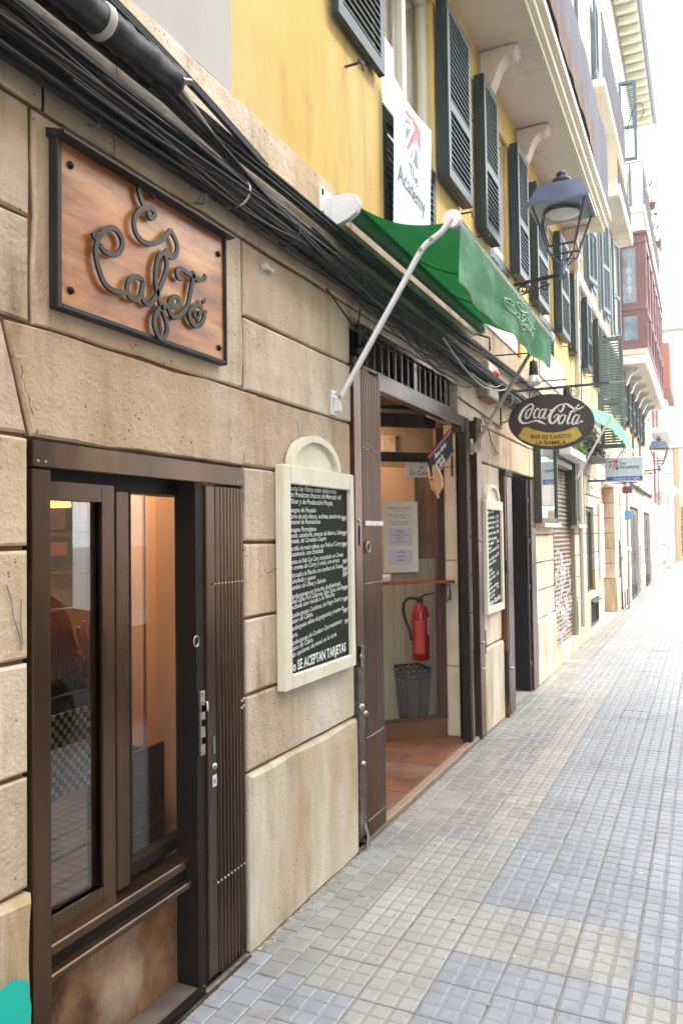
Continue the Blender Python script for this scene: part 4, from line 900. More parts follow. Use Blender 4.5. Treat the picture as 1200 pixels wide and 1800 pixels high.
# ================================================================== WOODEN SIGN
sg = thing('cafe_sign', 'stained copper-coloured sign with raised script lettering Es Cafetó above the left window', 'sign', (.03, 1.93, 2.17))
SY0, SY1, SZ0, SZ1 = 1.525, 2.335, 2.172, 2.655
build(MB().box(.010, .026, SY0+.01, SY1-.01, SZ0+.01, SZ1-.01), 'panel', copper, sg)
m = MB(); m.box(.002, .036, SY0, SY0+.018, SZ0, SZ1, ch=.003); build(m, 'frame_bar', black_iron, sg); build(MB().box(.002, .036, SY1-.012, SY1, SZ0, SZ1, ch=.003), 'frame_bar', black_iron, sg)
build(MB().box(.002, .036, SY0+.018, SY1-.012, SZ0, SZ0+.015, ch=.003), 'frame_bar', black_iron, sg)
build(MB().prism([(.0, SZ1-.016), (.036, SZ1-.022), (.066, SZ1-.020), (.066, SZ1-.012), (.0, SZ1+.010)], 'y', SY0-.006, SY1+.012), 'hood_bar', black_iron, sg)
for y, z in ((SY0+.055, SZ1-.075), (SY0+.055, SZ0+.06), (SY1-.045, SZ0+.055), (SY1-.045, SZ1-.09)): build(MB().lathe((.026, y, z), [(.011, 0), (.010, .006), (.004, .010)], n=12, axis='x'), 'bolt', dark_metal, sg)
WDT = .0078
for k, pts in ES.items():
    p = smoothed([(a, b-.0) for a, b in pts], 6); nm = 'letter'
    build(MB().ribbon(p, 'x', .036+.0002*len(k), .008, width=WDT if k not in ('acc', 'o2') else WDT*.7), nm, letter_m, sg)
# ================================================================== CHALKBOARD MENUS
def menu(yc, y0, y1, z0, z1, label, lines, arch_r, inner):
    t = thing('menu_board', label, 'menu board', (.02, (y0+y1)/2, z0), 'arched white menu boards on the wall')
    b = inner; fw = b[0]; x1 = .045
    build(MB().box(.002, x1, y0, y0+fw, z0, z1, ch=.005), 'frame_bar', cream_paint, t); build(MB().box(.002, x1, y1-b[1], y1, z0, z1, ch=.005), 'frame_bar', cream_paint, t)
    build(MB().box(.003, x1-.001, y0+fw, y1-b[1], z0, z0+b[2], ch=.004), 'frame_bar', cream_paint, t); build(MB().box(.003, x1-.001, y0+fw, y1-b[1], z1-b[3], z1, ch=.004), 'frame_bar', cream_paint, t)
    build(MB().box(.004, .026, y0+fw, y1-b[1], z0+b[2], z1-b[3]), 'chalkboard', chalkboard, t)
    c = yc; n = 22; outp = [(c+arch_r*math.cos(a), z1+arch_r*.62*math.sin(a)) for a in [math.pi*k/n for k in range(n+1)]]; inp = [(c+(arch_r-.03)*math.cos(a), z1+(arch_r*.62-.03)*math.sin(a)) for a in [math.pi*k/n for k in range(n+1)]]
    build(MB().prism([(p[0], p[1]+.0015) for p in inp], 'x', .004, .02), 'arch_panel', cream_paint, t)
    m = MB()
    for k in range(n): m.prism([(outp[k][0], outp[k][1]+.0015), (outp[k+1][0], outp[k+1][1]+.0015), (inp[k+1][0], inp[k+1][1]+.0015), (inp[k][0], inp[k][1]+.0015)], 'x', .004, .04)
    build(m, 'arch_moulding', cream_paint, t)
    m = MB()
    for (s, y, z, sz, tilt, bold, al) in lines:
        ct, st_ = math.cos(tilt), math.sin(tilt); full = y1-b[1]-y0-fw-.02
        wd = full*.98 if sz > .05 else (None if al == 'RIGHT' else min(full*.93, full*.93*len(s)/(38 if y0 < 4 else 22)))
        text_into(m, s, lambda u, v: (.0268, y+u*ct-v*st_, z+u*st_+v*ct), sz, shear=.3 if sz < .05 else .0, bold=bold, align=al, xs=.8, width=wd)
    build(m, 'chalk_writing', chalk, t, kind='stuff'); return t
Lx = 2.782; S = .029
mlines = []
raw = [("Todos los Platos están elaborados", 1.775, .02, 1), ("con Productos frescos del Mercado del", 1.745, .02, 1), ("Olivar y de Producción Propia.", 1.712, .02, 1), ("Lasagna de Pescado", 1.672, .03, 0),
       ("Carne de atún blanco, endivias, zanahorias y", 1.642, .03, 0), ("caramel de Remolachas", 1.615, .03, 0), ("Lasagna Parmigiana", 1.578, .04, 0), ("Jamón, zanahoria, tomate de Ibérico, Salsa", 1.55, .05, 0),
       ("tomate, de Cereales Cuarm", 1.524, .05, 0), ("Tortilla de maíz rellena con Pollo al Curry y", 1.488, .06, 0), ("guacamole, con Ensalada", 1.462, .06, 0), ("Lomitos de Pollo Con Curry, aromatizado con Cerveza", 1.425, .07, 0),
       ("en crema de Curry y miel, con arroz", 1.398, .07, 0), ("Sobrasada a la Plancha, con confitura de Tomate,", 1.362, .08, 0), ("Cebollada y queso", 1.334, .08, 0), ("Tumbet de Oliva y Salmón", 1.304, .09, 0),
       ("Hamburguesa en brioche deshilachada:", 1.262, .11, 0), ("pulled Carne Pork Cabernet, Salsa Carne, cebolla", 1.238, .11, 0), ("pochada con rúcula a la Plancha", 1.212, .12, 0), ("Hamburguesa Cochinez, de Hugo Sours y", 1.172, .14, 0),
       ("queso de Cabra.", 1.146, .14, 0), ("Hamburguesa rellena de gorgonzola y mousse de", 1.112, .16, 0), ("pera.", 1.08, .16, 0), ("Hamburguesa de Cordero Con manzanas y", 1.044, .17, 0), ("queso de Cabra.", 1.018, .17, 0),
       ("más opciones de menú en la carta", 1.040-.052, .17, 0)]
for s, z, tl, bg_ in raw:
    mlines.append((s, Lx+random.uniform(0, .004), 1.742-(1.775-z)*.882, S*(1.1 if bg_ else 1.0), tl*.55, .0003, 'LEFT'))
for s, z in (("8'95€", 1.645), ("9'25€", 1.565), ("9'50€", 1.505), ("9'50€", 1.415), ("8'95€", 1.372), ("8'50€", 1.346), ("9'50€", 1.272), ("9'95€", 1.212), ("9'95€", 1.152), ("9'95", 1.092)):
    mlines.append((s, 3.352, 1.742-(1.779-z)*.882, .027, .08, .001, 'RIGHT'))
mlines.append(("No SE ACEPTAN TARJETAS", 2.772, .992, .058, .025, .0018, 'LEFT'))
menu(3.035, 2.715, 3.405, .925, 1.845, 'large chalkboard menu in a white arched frame, between the cafe window and the entrance', [(a, b, c+.0, d_, e, f_, g_) for a, b, c, d_, e, f_, g_ in mlines], .235, (.062, .045, .058, .078))
r2 = [("Postres y Cafeto", 1.745), ("nuestros vinos", 1.705), ("Pan con tomate     2'50", 1.66), ("Aceitunas con pan  3'50", 1.62), ("Patatas bravas     3'95", 1.58), ("Croquetas caseras  4'50", 1.535), ("Tortilla de patata", 1.49),
      ("con ensalada       5'50", 1.455), ("Pimientos", 1.41), ("rellenos de bacalao 6'50", 1.38), ("Gambas al ajillo y pan 7'95", 1.32), ("Calamares romana", 1.285), ("Ensaladas:", 1.235), ("mixta, rúcula", 1.20),
      ("tomate y queso   6'95", 1.165), ("de cabra", 1.13), ("Bocadillos calientes", 1.09), ("jamón y queso    3'95", 1.055), ("lomo con todo", 1.02)]
l2 = [(s, 5.935, z, .034, .06 if z > 1.45 else .14, .001, 'LEFT') for s, z in r2]+[("Cafeto Rambla", 5.94, 1.0-.028, .06, .10, .0014, 'LEFT')]
menu(6.15, 5.885, 6.435, .92, 1.815, 'smaller-looking chalkboard menu in a white arched frame, on the pier beyond the entrance', l2, .215, (.05, .045, .06, .075))

# ================================================================== ENTRANCE
en = thing('cafe_entrance', 'cafe entrance with barred transom, brown metal gates and an angled glass door panel', 'entrance', (0, 4.5, 0))
E_ = lambda m, n, mt, parent=en, **k: build(m, n, mt, parent, **k)
# transom with bars
E_(MB().box(-.06, .0, 3.84, 5.50, 2.335, 2.425, ch=.004), 'header_beam', bronze)
E_(MB().box(-.045, -.015, 3.63, 5.315, 2.425, 2.44), 'transom_rail', bronze); E_(MB().box(-.045, -.005, 3.63, 5.318, 2.622, 2.645), 'transom_rail', bronze)
y = 3.74; k = 0
while y < 5.28:
    w_ = .007 if k != 7 else .035
    E_(MB().box(-.035, -.022, y, y+w_*1.6, 2.44, 2.622), 'transom_bar', bronze); y += .105; k += 1
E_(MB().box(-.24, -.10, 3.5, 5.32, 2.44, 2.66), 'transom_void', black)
E_(MB().box(-1.5, -.10, 3.45, 5.75, 2.66, 2.70), 'porch_ceiling', brown_wood)
# left gate
E_(MB().box(-.03, .012, 3.488, 3.578, .90, 2.40, ch=.003), 'gate_post', bronze_red)
lp_ = E_(MB().box(-.03, .014, 3.490, 3.576, .06, .90, ch=.002), 'lock_post', rusty)
E_(MB().box(-.04, .02, 3.47, 3.60, 2.40, 2.45, ch=.004), 'post_cap', dark_metal)
E_(MB().box(-.03, .016, 3.51, 3.54, .895, 1.0), 'bolt_slot', black, lp_)
for y, z, r_ in ((3.53, .95, .018), (3.52, .70, .02), (3.565, .66, .015), (3.53, .42, .014)): E_(MB().lathe((.012, y, z), [(r_, 0), (r_*.9, .012), (.004, .018)], n=10, axis='x'), 'knob', steel, lp_)
E_(MB().tube([(.014, 3.53, .90), (.022, 3.53, 1.0)], .012, 8), 'bolt', steel); E_(MB().tube([(.01, 3.55, .12), (.03, 3.55, .06), (.03, 3.53, .0)], .008, 6), 'floor_pin', steel)
E_(MB().lathe((.012, 3.53, 1.625), [(.012, 0), (.01, .006), (.004, .007)], n=12, axis='x'), 'keyhole', steel); E_(MB().box(.0122, .0135, 3.523, 3.538, 1.50, 1.60), 'slot', black)
for k in range(12): 
    y = 3.585+k*.0212
    E_(MB().prism([(-.03, y), (.004, y+.0015), (.012, y+.006), (.012, y+.014), (.004, y+.019), (-.03, y+.0205)], 'z', .03, 2.395), 'gate_leaf', bronze_red if k > 2 else bronze)
E_(MB().box(-.05, -.028, 3.58, 3.85, .03, 2.395), 'gate_backing', dark_metal)
E_(MB().box(.0125, .017, 3.60, 3.84, 1.60, 1.625, ch=.001), 'strap', steel)
for z in (2.0, 1.305, .53, .115):
    m = MB()
    for k in range(11): m.lathe((.012, 3.60+k*.0212, z-(.0 if z < 1.9 else .01*math.sin(k))), [(.0042, -.001), (.0036, .0025), (.001, .004)], n=7, axis='x')
    E_(m, 'rivets', steel)
E_(MB().tube([(.02, 3.625+.022*math.cos(a), 1.49+.026*math.sin(a)) for a in [q*math.pi/9 for q in range(19)]], .005, 6), 'ring', steel)
# stone shoulder left of transom and cable down the wall
# right gate
E_(MB().box(-.062, -.0, 5.52, 5.575, .02, 2.43), 'gate_post', dark_metal); E_(MB().box(-.09, -.01, 5.46, 5.515, 2.30, 2.42), 'post_cap', black_iron)
E_(MB().box(-.035, .022, 5.725, 5.865, .0, 2.40, ch=.004), 'gate_leaf', bronze_red); E_(MB().box(-.03, .028, 5.722, 5.875, 2.402, 2.44, ch=.003), 'post_cap', bronze)
E_(MB().box(-.012, .018, 5.872, 5.915, .62, .80), 'latch_box', black_iron); E_(MB().box(-.008, .006, 5.87, 5.89, .12, .62), 'gate_strip', dark_metal)
for z in (.72, .52, 1.5): E_(MB().lathe((.022, 5.80, z), [(.012, 0), (.010, .01), (.003, .014)], n=10, axis='x'), 'knob', steel)
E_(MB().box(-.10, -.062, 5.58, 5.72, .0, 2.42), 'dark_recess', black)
# white jamb of stone
for z0, z1 in ((.03, .55), (.555, 1.35), (1.355, 2.06), (2.065, 2.30)):
    E_(MB().box(-.23, -.105, 5.655, 5.80, z0, z1, ch=.004), 'jamb_stone', M('painted_jamb', (.56, .53, .43, 1), (.47, .43, .33, 1), rough=.6, scale=5, grime=((.3, .24, .15, 1), .5)))
E_(MB().tube([(-.15, 5.64, 2.34), (-.12, 5.55, 2.34), (-.12, 5.55, 1.98)], .009, 6), 'door_closer', black_iron); E_(MB().tube([(-.2, 5.64, 2.30), (-.17, 5.6, 2.1)], .005, 5), 'door_closer_arm', black_iron)
# threshold and terracotta floor
E_(MB().box(-.045, .006, 3.60, 5.72, .0, .030, ch=.004), 'threshold', M('worn_wood_strip', (.22, .14, .09, 1), (.34, .26, .19, 1), rough=.6, scale=8, stretch=(30, 1, 1), bump=.2))
E_(MB().box(.010, .020, 3.46, 5.74, .0, .010), 'gate_track', steel)
fl_ = E_(MB().box(-1.6, -.04, 3.45, 5.9, .0, .022), 'porch_floor', mortar)
TS = .285
for i in range(6):
    for j in range(9):
        x1 = -.05-i*TS; y0 = 3.46+j*TS; x0 = x1-TS+.006; y1 = y0+TS-.006
        if x0 < -1.6 or y1 > 5.9: continue
        build(MB().box(x0, x1, y0, y1, .018, .030+random.uniform(-.0008, .0008), ch=.002), 'floor_tile', terracotta, fl_)
# angled glass panel, line x - y = -5.9
def dg(s, off=0.0):     # s: metres along the panel from its right end, off: towards the street (+)
    q = math.sqrt(.5); return (-.235-s*q+off*q, 5.665-s*q-off*q)
def dbox(m, s0, s1, o0, o1, z0, z1):
    a, b, c, d_ = dg(s0, o0), dg(s1, o0), dg(s1, o1), dg(s0, o1); return m.prism([a, b, c, d_], 'z', z0, z1)
gp_ = E_(dbox(MB(), 0, 1.25, -.02, .02, .03, .17), 'bottom_rail', M('varnished_brown_rail', (.20, .105, .05, 1), (.15, .075, .035, 1), rough=.35, scale=4))
E_(dbox(MB(), 0, 1.25, -.012, .03, .165, .185), 'rail_moulding', brown_wood)
E_(dbox(MB(), 0, .06, -.025, .025, .17, 2.36), 'stile', brown_wood); E_(dbox(MB(), .06, 1.25, -.022, .022, 2.10, 2.17), 'mid_rail', dark_metal); E_(dbox(MB(), .06, 1.25, -.022, .022, 2.36, 2.46), 'top_rail', dark_metal)
E_(dbox(MB(), 1.25, 1.31, -.025, .025, .03, 2.46), 'stile', brown_wood)
E_(dbox(MB(), .06, 1.25, -.003, .003, .185, 2.10), 'pane', clear); E_(dbox(MB(), .06, 1.25, -.003, .003, 2.17, 2.36), 'pane', clear)
ld = E_(dbox(MB(), -.04, 1.2, .03, .10, 1.185, 1.205), 'ledge', red_wood)
# keys hanging at the end of the ledge
ky = thing('key_bunch', 'bunch of keys and a tag hanging from the end of the red ledge', 'keys', (-.2, 5.6, 1.05), None)
for q, (a, b) in enumerate(((.01, 1.06), (.025, 1.09), (.04, 1.04))):
    x_, y_ = dg(a, .105); build(MB().tube([(x_, y_, 1.183), (x_+.004, y_+.003, 1.15), (x_+.004, y_, b)], [.003, .004, .010], 6), 'key', (black_iron, steel, rusty)[q], ky)
# inside: beadboard wall parallel to the glass
iw = RM(dbox(MB(), -.25, 2.0, -.50, -.48, .0, 1.35), 'panelled_wall', beadboard)
for k in range(18): build(dbox(MB(), -.20+k*.105, -.20+k*.105+.098, -.48, -.472, .0, 1.33), 'board', beadboard if k < 30 else tan_wall, room)
RM(dbox(MB(), -.25, 2.0, -.485, -.46, .30, .33), 'skirting', beadboard); RM(dbox(MB(), -.25, 1.3, -.55, -.49, 1.35, 3.0), 'upper_wall', tan_wall)
RM(dbox(MB(), .78, .98, -.48, -.44, 1.3, 2.6), 'dark_post', dark_metal)
RM(dbox(MB(), .02, .50, -.475, -.455, 1.25, 2.1), 'amber_panel', orange_wall)
RM(MB().prism([dg(-.3, -.5), dg(2.0, -.5), dg(2.0, -.02), dg(-.02, -.02)], 'z', .02, .05), 'inner_floor', terracotta)
RM(dbox(MB(), -.05, 1.3, -.50, -.02, 2.50, 2.53), 'inner_ceiling', dark_metal)
# pale patches seen through the top light
for k in range(5): RM(dbox(MB(), .18+k*.17, .30+k*.17, -.474, -.46, 2.22, 2.36), 'framed_picture', M('old_picture', (.42, .33, .22, 1), (.30, .18, .12, 1), rough=.5, scale=14))
# paper notice, two sheets on a backing
nt_ = thing('notice', 'tall laminated notice with printed lines on the glass panel by the entrance', 'notice', (*dg(.35, .006), 1.28))
build(dbox(MB(), .215, .495, .004, .006, 1.27, 1.80), 'backing_sheet', paper, nt_)
build(dbox(MB(), .26, .455, .0062, .0068, 1.47, 1.60), 'lilac_sheet', paper_blue, nt_); build(dbox(MB(), .26, .455, .0062, .0068, 1.33, 1.44), 'lilac_sheet', paper_blue, nt_)
m = MB()
def on_glass(s_c, z, off=.0074): return lambda u, v: (*dg(s_c-u, off), z+v)
for s, z, sz in (("HORARIO DE COCINA", 1.745, .018), ("de lunes a viernes", 1.727, .015), ("Desayunos de 8 a 12 h", 1.695, .018), ("comidas y tapas", 1.677, .016), ("de 13 a 16 h comidas", 1.645, .018), ("cenas a partir 20 h", 1.627, .018),
                 ("Horario", 1.577, .022), ("Lunes a Viernes", 1.56, .015), ("8 de mañana a 17 tarde", 1.544, .015), ("Sábado 19", 1.527, .015), ("19 a 23 h", 1.51, .015), ("Domingo Cerrado", 1.493, .015),
                 ("Hay Wifi", 1.415, .022), ("pida para", 1.385, .022), ("clientes", 1.355, .022)):
    text_into(m, s, on_glass(.358, z), sz, align='CENTER')
build(m, 'notice_print', print_black, nt_)
ps = thing('poster', 'white sheet with Es Cafeto written at the bottom, behind the door glass', 'poster', (*dg(.18, -.01), 2.0))
build(dbox(MB(), .05, .30, -.008, -.005, 1.985, 2.135), 'sheet', paper, ps)
m = MB(); text_into(m, 'Es Cafeto', on_glass(.17, 2.0, -.0043), .05, align='CENTER'); text_into(m, '2\nde', on_glass(.17, 2.09, -.0043), .04, align='CENTER'); build(m, 'poster_print', print_black, ps)
# fire extinguisher behind the glass
ex = thing('fire_extinguisher', 'red fire extinguisher with black hose behind the entrance glass', 'extinguisher', (*dg(.19, -.28), .55))
cx_, cy_ = dg(.075, -.27); rE = .068
build(MB().lathe((cx_, cy_, .56), [(.04, 0), (rE-.006, .004), (rE, .012), (rE, .36), (rE-.008, .395), (.045, .425), (.026, .44), (.024, .455)], n=28), 'cylinder', red_paint, ex)
build(MB().lathe((cx_, cy_, 1.012), [(.022, 0), (.026, .01), (.02, .04), (.012, .05)], n=14), 'valve', black_iron, ex)
q = math.sqrt(.5)
build(MB().tube([(cx_, cy_, 1.05), (cx_+.04, cy_+.03, 1.075), (cx_+.10, cy_+.06, 1.085)], [.010, .008, .006], 8), 'handle', black_iron, ex)
build(MB().tube(smoothed([(cx_-.01, cy_-.01, 1.04), (cx_-.07, cy_-.06, 1.05), (cx_-.105, cy_-.09, 1.0), (cx_-.10, cy_-.085, .9), (cx_-.07, cy_-.06, .80), (cx_-.06, cy_-.055, .72)], 5), .011, 8), 'hose', rubber, ex)
lb = MB(); a0 = -.35
lb.add([(cx_+(rE+.0015)*math.cos(a0+t*.11), cy_+(rE+.0015)*math.sin(a0+t*.11), z) for z in (.76, .90) for t in range(8)], [(t, t+1, 9+t, 8+t) for t in range(7)]); build(lb, 'label', paper, ex)
lb = MB(); a0 = -1.9
lb.add([(cx_+(rE+.001)*math.cos(a0+t*.11), cy_+(rE+.001)*math.sin(a0+t*.11), z) for z in (.62, .88) for t in range(11)], [(t, t+1, 12+t, 11+t) for t in range(10)]); build(lb, 'instruction_label', M('faded_red_label', (.62, .10, .09, 1), (.5, .03, .03, 1), rough=.5, scale=60), ex)
# umbrella stand
us = thing('umbrella_stand', 'black wire umbrella stand with a curled rim behind the entrance glass', 'umbrella stand', (*dg(.22, -.25), .05))
ux, uy = dg(.165, -.24); m = MB(); w0, w1 = .075, .105
def ring(z, r_): return [(ux+r_*c*q+(-r_*s_*q), uy+r_*c*q+r_*s_*q, z) for c, s_ in ((1, 1), (1, -1), (-1, -1), (-1, 1))]
for z, r_ in ((.07, w0), (.44, w1*.97), (.52, w1)): build(MB().tube(ring(z, r_), .006, 6, closed=True), 'rim', black_iron, us)
for a, b in zip(ring(.07, w0), ring(.52, w1)): build(MB().tube([a, b], .006, 6), 'corner_rod', black_iron, us)
m = MB(); r0, r1 = ring(.07, w0), ring(.44, w1*.97); r1b = ring(.52, w1)
for e_ in range(4):
    for t in [k/8 for k in range(1, 8)]:
        f_ = lambda A, t=t, e_=e_: tuple(A[e_][i]*(1-t)+A[(e_+1) % 4][i]*t for i in range(3))
        m.tube([f_(r0), f_(r1)], .0035, 5, caps=False)
        p_ = f_(r1); p2_ = f_(r1b); m.tube([tuple(p_[i]*(1-s_)+p2_[i]*s_+(.018*math.sin(s_*9+t*20) if i < 2 else 0) for i in range(3)) for s_ in [k/8 for k in range(9)]], .004, 5, caps=False)
build(m, 'wire_rods', black_iron, us, kind='stuff'); build(MB().box(ux-w0*.8, ux+w0*.8, uy-w0*.8, uy+w0*.8, .05, .07), 'tray', black_iron, us)
bw = thing('bowl', 'small white bowl standing on the red ledge inside the entrance', 'bowl', (*dg(.52, .06), 1.205))
bx_, by_ = dg(.515, .06); build(MB().lathe((bx_, by_, 1.206), [(.028, 0), (.04, .005), (.046, .035), (.048, .055), (.043, .055), (.040, .035), (.02, .012)], n=24), 'bowl_body', ceramic, bw)
# hand-shaped sign holding a dark board
hs_ = thing('hand_sign', 'painted hand holding a small dark red-edged board beside the entrance', 'sign', (-.02, 5.1, 1.85))
q0 = Vector((.0, 4.72, 1.93)); e1 = Vector((.02, .86, .50)).normalized(); e2 = Vector((0, -.50, .86)).normalized(); e1 = Vector((0, .905, .425)); e2 = Vector((0, -.425, .905))
def hsp(u, v, x): p = q0+e1*u+e2*v; return (x, p.y, p.z)
for (u0, u1, v0, v1, x0, x1, mt, nm) in ((.0, .52, -.02, .12, -.010, .002, print_black, 'board'), (-.01, .53, .12, .133, -.012, .004, M('dark_red_edge', (.20, .015, .02, 1), rough=.5), 'edge'), (-.01, .53, -.033, -.02, -.012, .004, MATS.get('dark_red_edge'), 'edge')):
    mt = MATS['dark_red_edge'] if nm == 'edge' else mt
    m = MB(); m.add([hsp(u, v, x) for x in (x0, x1) for u, v in ((u0, v0), (u1, v0), (u1, v1), (u0, v1))], [(0, 1, 2, 3), (7, 6, 5, 4), (0, 4, 5, 1), (1, 5, 6, 2), (2, 6, 7, 3), (3, 7, 4, 0)]); build(m, nm, mt, hs_)
m = MB()
for s, u, v in (('Platos diarios', .10, .070), ('coma en', .10, .025), ('familia', .17, -.012)): text_into(m, s, lambda a, b: hsp(u+a, v+b, .0032), .050, shear=.1, bold=.001)
build(m, 'hand_lettering', chalk, hs_)
m = MB(); hc = hsp(.02, .03, .012)
V = [(hc[0], hc[1]-.02, hc[2]+.06), (hc[0]+.01, hc[1]+.02, hc[2]), (hc[0]+.012, hc[1]+.04, hc[2]-.07)]
pm = skin_body('palm', [(-.005, 4.74, 2.0), (.012, 4.755, 1.93), (.014, 4.785, 1.865), (.01, 4.80, 1.83)], [(0, 1), (1, 2), (2, 3)], [(.022, .035), (.026, .05), (.026, .05), (.02, .04)], hand_paint, 0, 2, hs_)
for k, (yy, zz, ln, dy) in enumerate(((4.745, 1.855, .075, .35), (4.775, 1.84, .03, .9), (4.805, 1.845, .028, 1.0), (4.832, 1.86, .024, 1.1))):
    d_ = Vector((0.15, dy, -1)).normalized(); b0 = Vector((.014, yy, zz)); build(MB().tube([b0-d_*.03, b0, b0+d_*ln*.6, b0+d_*ln], [.014, .0135, .0115, .007], 8), 'finger', hand_paint, hs_)
build(MB().tube([(.02, 4.80, 1.95), (.028, 4.825, 1.91), (.026, 4.845, 1.88)], [.014, .013, .008], 8), 'thumb', hand_paint, hs_)

# ================================================================== SECOND DOORWAY
d2 = thing('narrow_doorway', 'dark open doorway with brown gate posts beyond the second menu', 'doorway', (0, 7.2, 0))
D_ = lambda m, n, mt, **k: build(m, n, mt, d2, **k)
D_(MB().box(-.03, .045, 6.505, 6.545, .0, 2.05, ch=.003), 'gate_post', bronze_red); D_(MB().box(-.02, .050, 6.548, 6.745, .02, 2.04, ch=.004), 'gate_leaf', bronze_red)
D_(MB().box(-.03, .056, 6.50, 6.75, 2.045, 2.09), 'post_cap', dark_metal); D_(MB().box(.0, .052, 6.50, 6.54, .12, .55), 'lock_post', black_iron)
D_(MB().lathe((.05, 6.6, .40), [(.015, 0), (.01, .02), (.003, .024)], n=10, axis='x'), 'knob', steel); D_(MB().box(.03, .058, 6.49, 6.50, 1.22, 1.32), 'lock_box', black_iron)
D_(MB().box(-.06, .0, 7.60, 7.66, .0, 2.07), 'gate_post', dark_metal); D_(MB().box(-.28, -.062, 7.61, 7.69, .0, 2.09), 'inner_leaf', dark_metal); D_(MB().box(-.06, .018, 7.70, 7.93, .0, 2.08, ch=.004), 'gate_leaf', bronze_red)
for z in (.25, 1.0, 1.45, 1.85): D_(MB().box(-.05, .004, 7.62, 7.72, z, z+.045), 'hinge', black_iron)
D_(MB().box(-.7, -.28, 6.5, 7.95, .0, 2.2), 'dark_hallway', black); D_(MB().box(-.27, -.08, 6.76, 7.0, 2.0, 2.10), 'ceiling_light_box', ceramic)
D_(MB().box(-.28, .0, 6.75, 7.7, -.004, .012), 'threshold', concrete)
# ================================================================== ROLLING SHUTTER SHOP
rs = thing('rolling_shutter', 'closed graffiti-marked rolling shutter with a diamond grille top', 'rolling shutter', (0, 9.8, 0))
R_ = lambda m, n, mt, parent=rs, **k: build(m, n, mt, parent, **k)
R_(MB().box(-.20, .014, 9.004, 10.61, .002, .195, ch=.006), 'shop_sill', stone_low)
z = .20; k = 0
while z < 1.98:
    R_(MB().prism([(-.07, z), (-.055, z+.008), (-.045, z+.026), (-.055, z+.046), (-.07, z+.052)], 'y', 9.06, 10.56), 'slat', rollup); z += .0535; k += 1
m = MB()
for j in range(8):
    zz = 2.0+j*.045; n = 22
    m.tube([(-.06, 9.06+1.5*i/44, zz+(.02 if (i+j) % 2 else -.02)) for i in range(45)], .006, 4, caps=False)
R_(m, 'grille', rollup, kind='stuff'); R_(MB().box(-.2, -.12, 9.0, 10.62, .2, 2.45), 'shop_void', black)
R_(MB().box(-.09, .0, 9.004, 9.058, .2, 2.40), 'side_rail', green_frame); R_(MB().box(-.09, .0, 10.562, 10.61, .2, 2.40), 'side_rail', M('pale_rail', (.30, .24, .16, 1), rough=.5)); R_(MB().box(-.09, .03, 9.0, 10.615, 2.36, 2.43, ch=.006), 'header', M('pale_header', (.42, .40, .34, 1), rough=.5))
m = MB(); random.seed(5)
for k in range(26):
    y, z = random.uniform(9.15, 10.3), random.uniform(.3, 1.05); pts = [(y, z)]
    for q in range(7): pts.append((pts[-1][0]+random.uniform(-.16, .2), pts[-1][1]+random.uniform(-.12, .14)))
    m.ribbon(smoothed(pts, 3), 'x', -.0448, .001, .008)
R_(m, 'graffiti_scrawl', graffiti)
# showcases either side and a glazed fascia with greenery mirrored in it
for y0, y1, la in ((7.97, 8.96, 'tall mirrored showcase with olive frame left of the rolling shutter'), (10.30, 11.05, 'tall mirrored showcase with olive frame right of the rolling shutter')):
    zz0, zz1 = 1.66, 2.62
    s = thing('showcase', la, 'showcase', (.03, (y0+y1)/2, zz0), 'mirrored showcases beside the rolling shutter')
    build(MB().box(.003, .075, y0, y0+.045, zz0, zz1, ch=.004), 'frame_bar', green_frame, s); build(MB().box(.003, .075, y1-.045, y1, zz0, zz1, ch=.004), 'frame_bar', green_frame, s)
    build(MB().box(.003, .073, y0+.045, y1-.045, zz1-.05, zz1, ch=.004), 'frame_bar', green_frame, s); build(MB().box(.003, .073, y0+.045, y1-.045, zz0, zz0+.05, ch=.004), 'frame_bar', green_frame, s)
    build(MB().box(.004, .055, y0+.045, y1-.045, zz0+.05, zz1-.05), 'mirror_pane', mirror_glass, s); build(MB().box(-.01, .10, y0+.05, y1+.02, zz0-.055, zz0-.005, ch=.008), 'sill_stone', stone, s)
fz = thing('glazed_fascia', 'glazed olive-framed fascia over the rolling shutter, below the oval sign', 'fascia', (.03, 9.6, 2.44))
build(MB().box(.003, .08, 8.97, 10.29, 2.62, 2.67, ch=.004), 'frame_bar', green_frame, fz); build(MB().box(.012, .075, 8.97, 10.29, 2.44, 2.475, ch=.004), 'frame_bar', green_frame, fz)
build(MB().box(.004, .05, 8.97, 10.29, 2.475, 2.62), 'mirror_pane', mirror_glass, fz)
bx = thing('mirrored_greenery', 'long trough of leaves standing in for greenery mirrored over the rolling shutter', 'mirrored greenery', (.12, 9.6, 2.5))  # foliage added in place of the green reflection in the fascia glass
build(MB().box(.085, .22, 9.0, 10.2, 2.44, 2.53, ch=.006), 'trough', white_paint, bx); lm = MB()
for k in range(1500):
    p = Vector((random.gauss(.15, .045), random.uniform(9.0, 10.2), 2.53+abs(random.gauss(0, .085)))); a = Vector((random.gauss(0, 1), random.gauss(0, 1), random.gauss(0, 1))).normalized(); b = a.orthogonal().normalized()
    lm.add([p, p+a*.022+b*.008, p+a*.045, p+a*.022-b*.008], [(0, 1, 2, 3)])
build(lm, 'leaves', leaf_m, bx, kind='stuff')
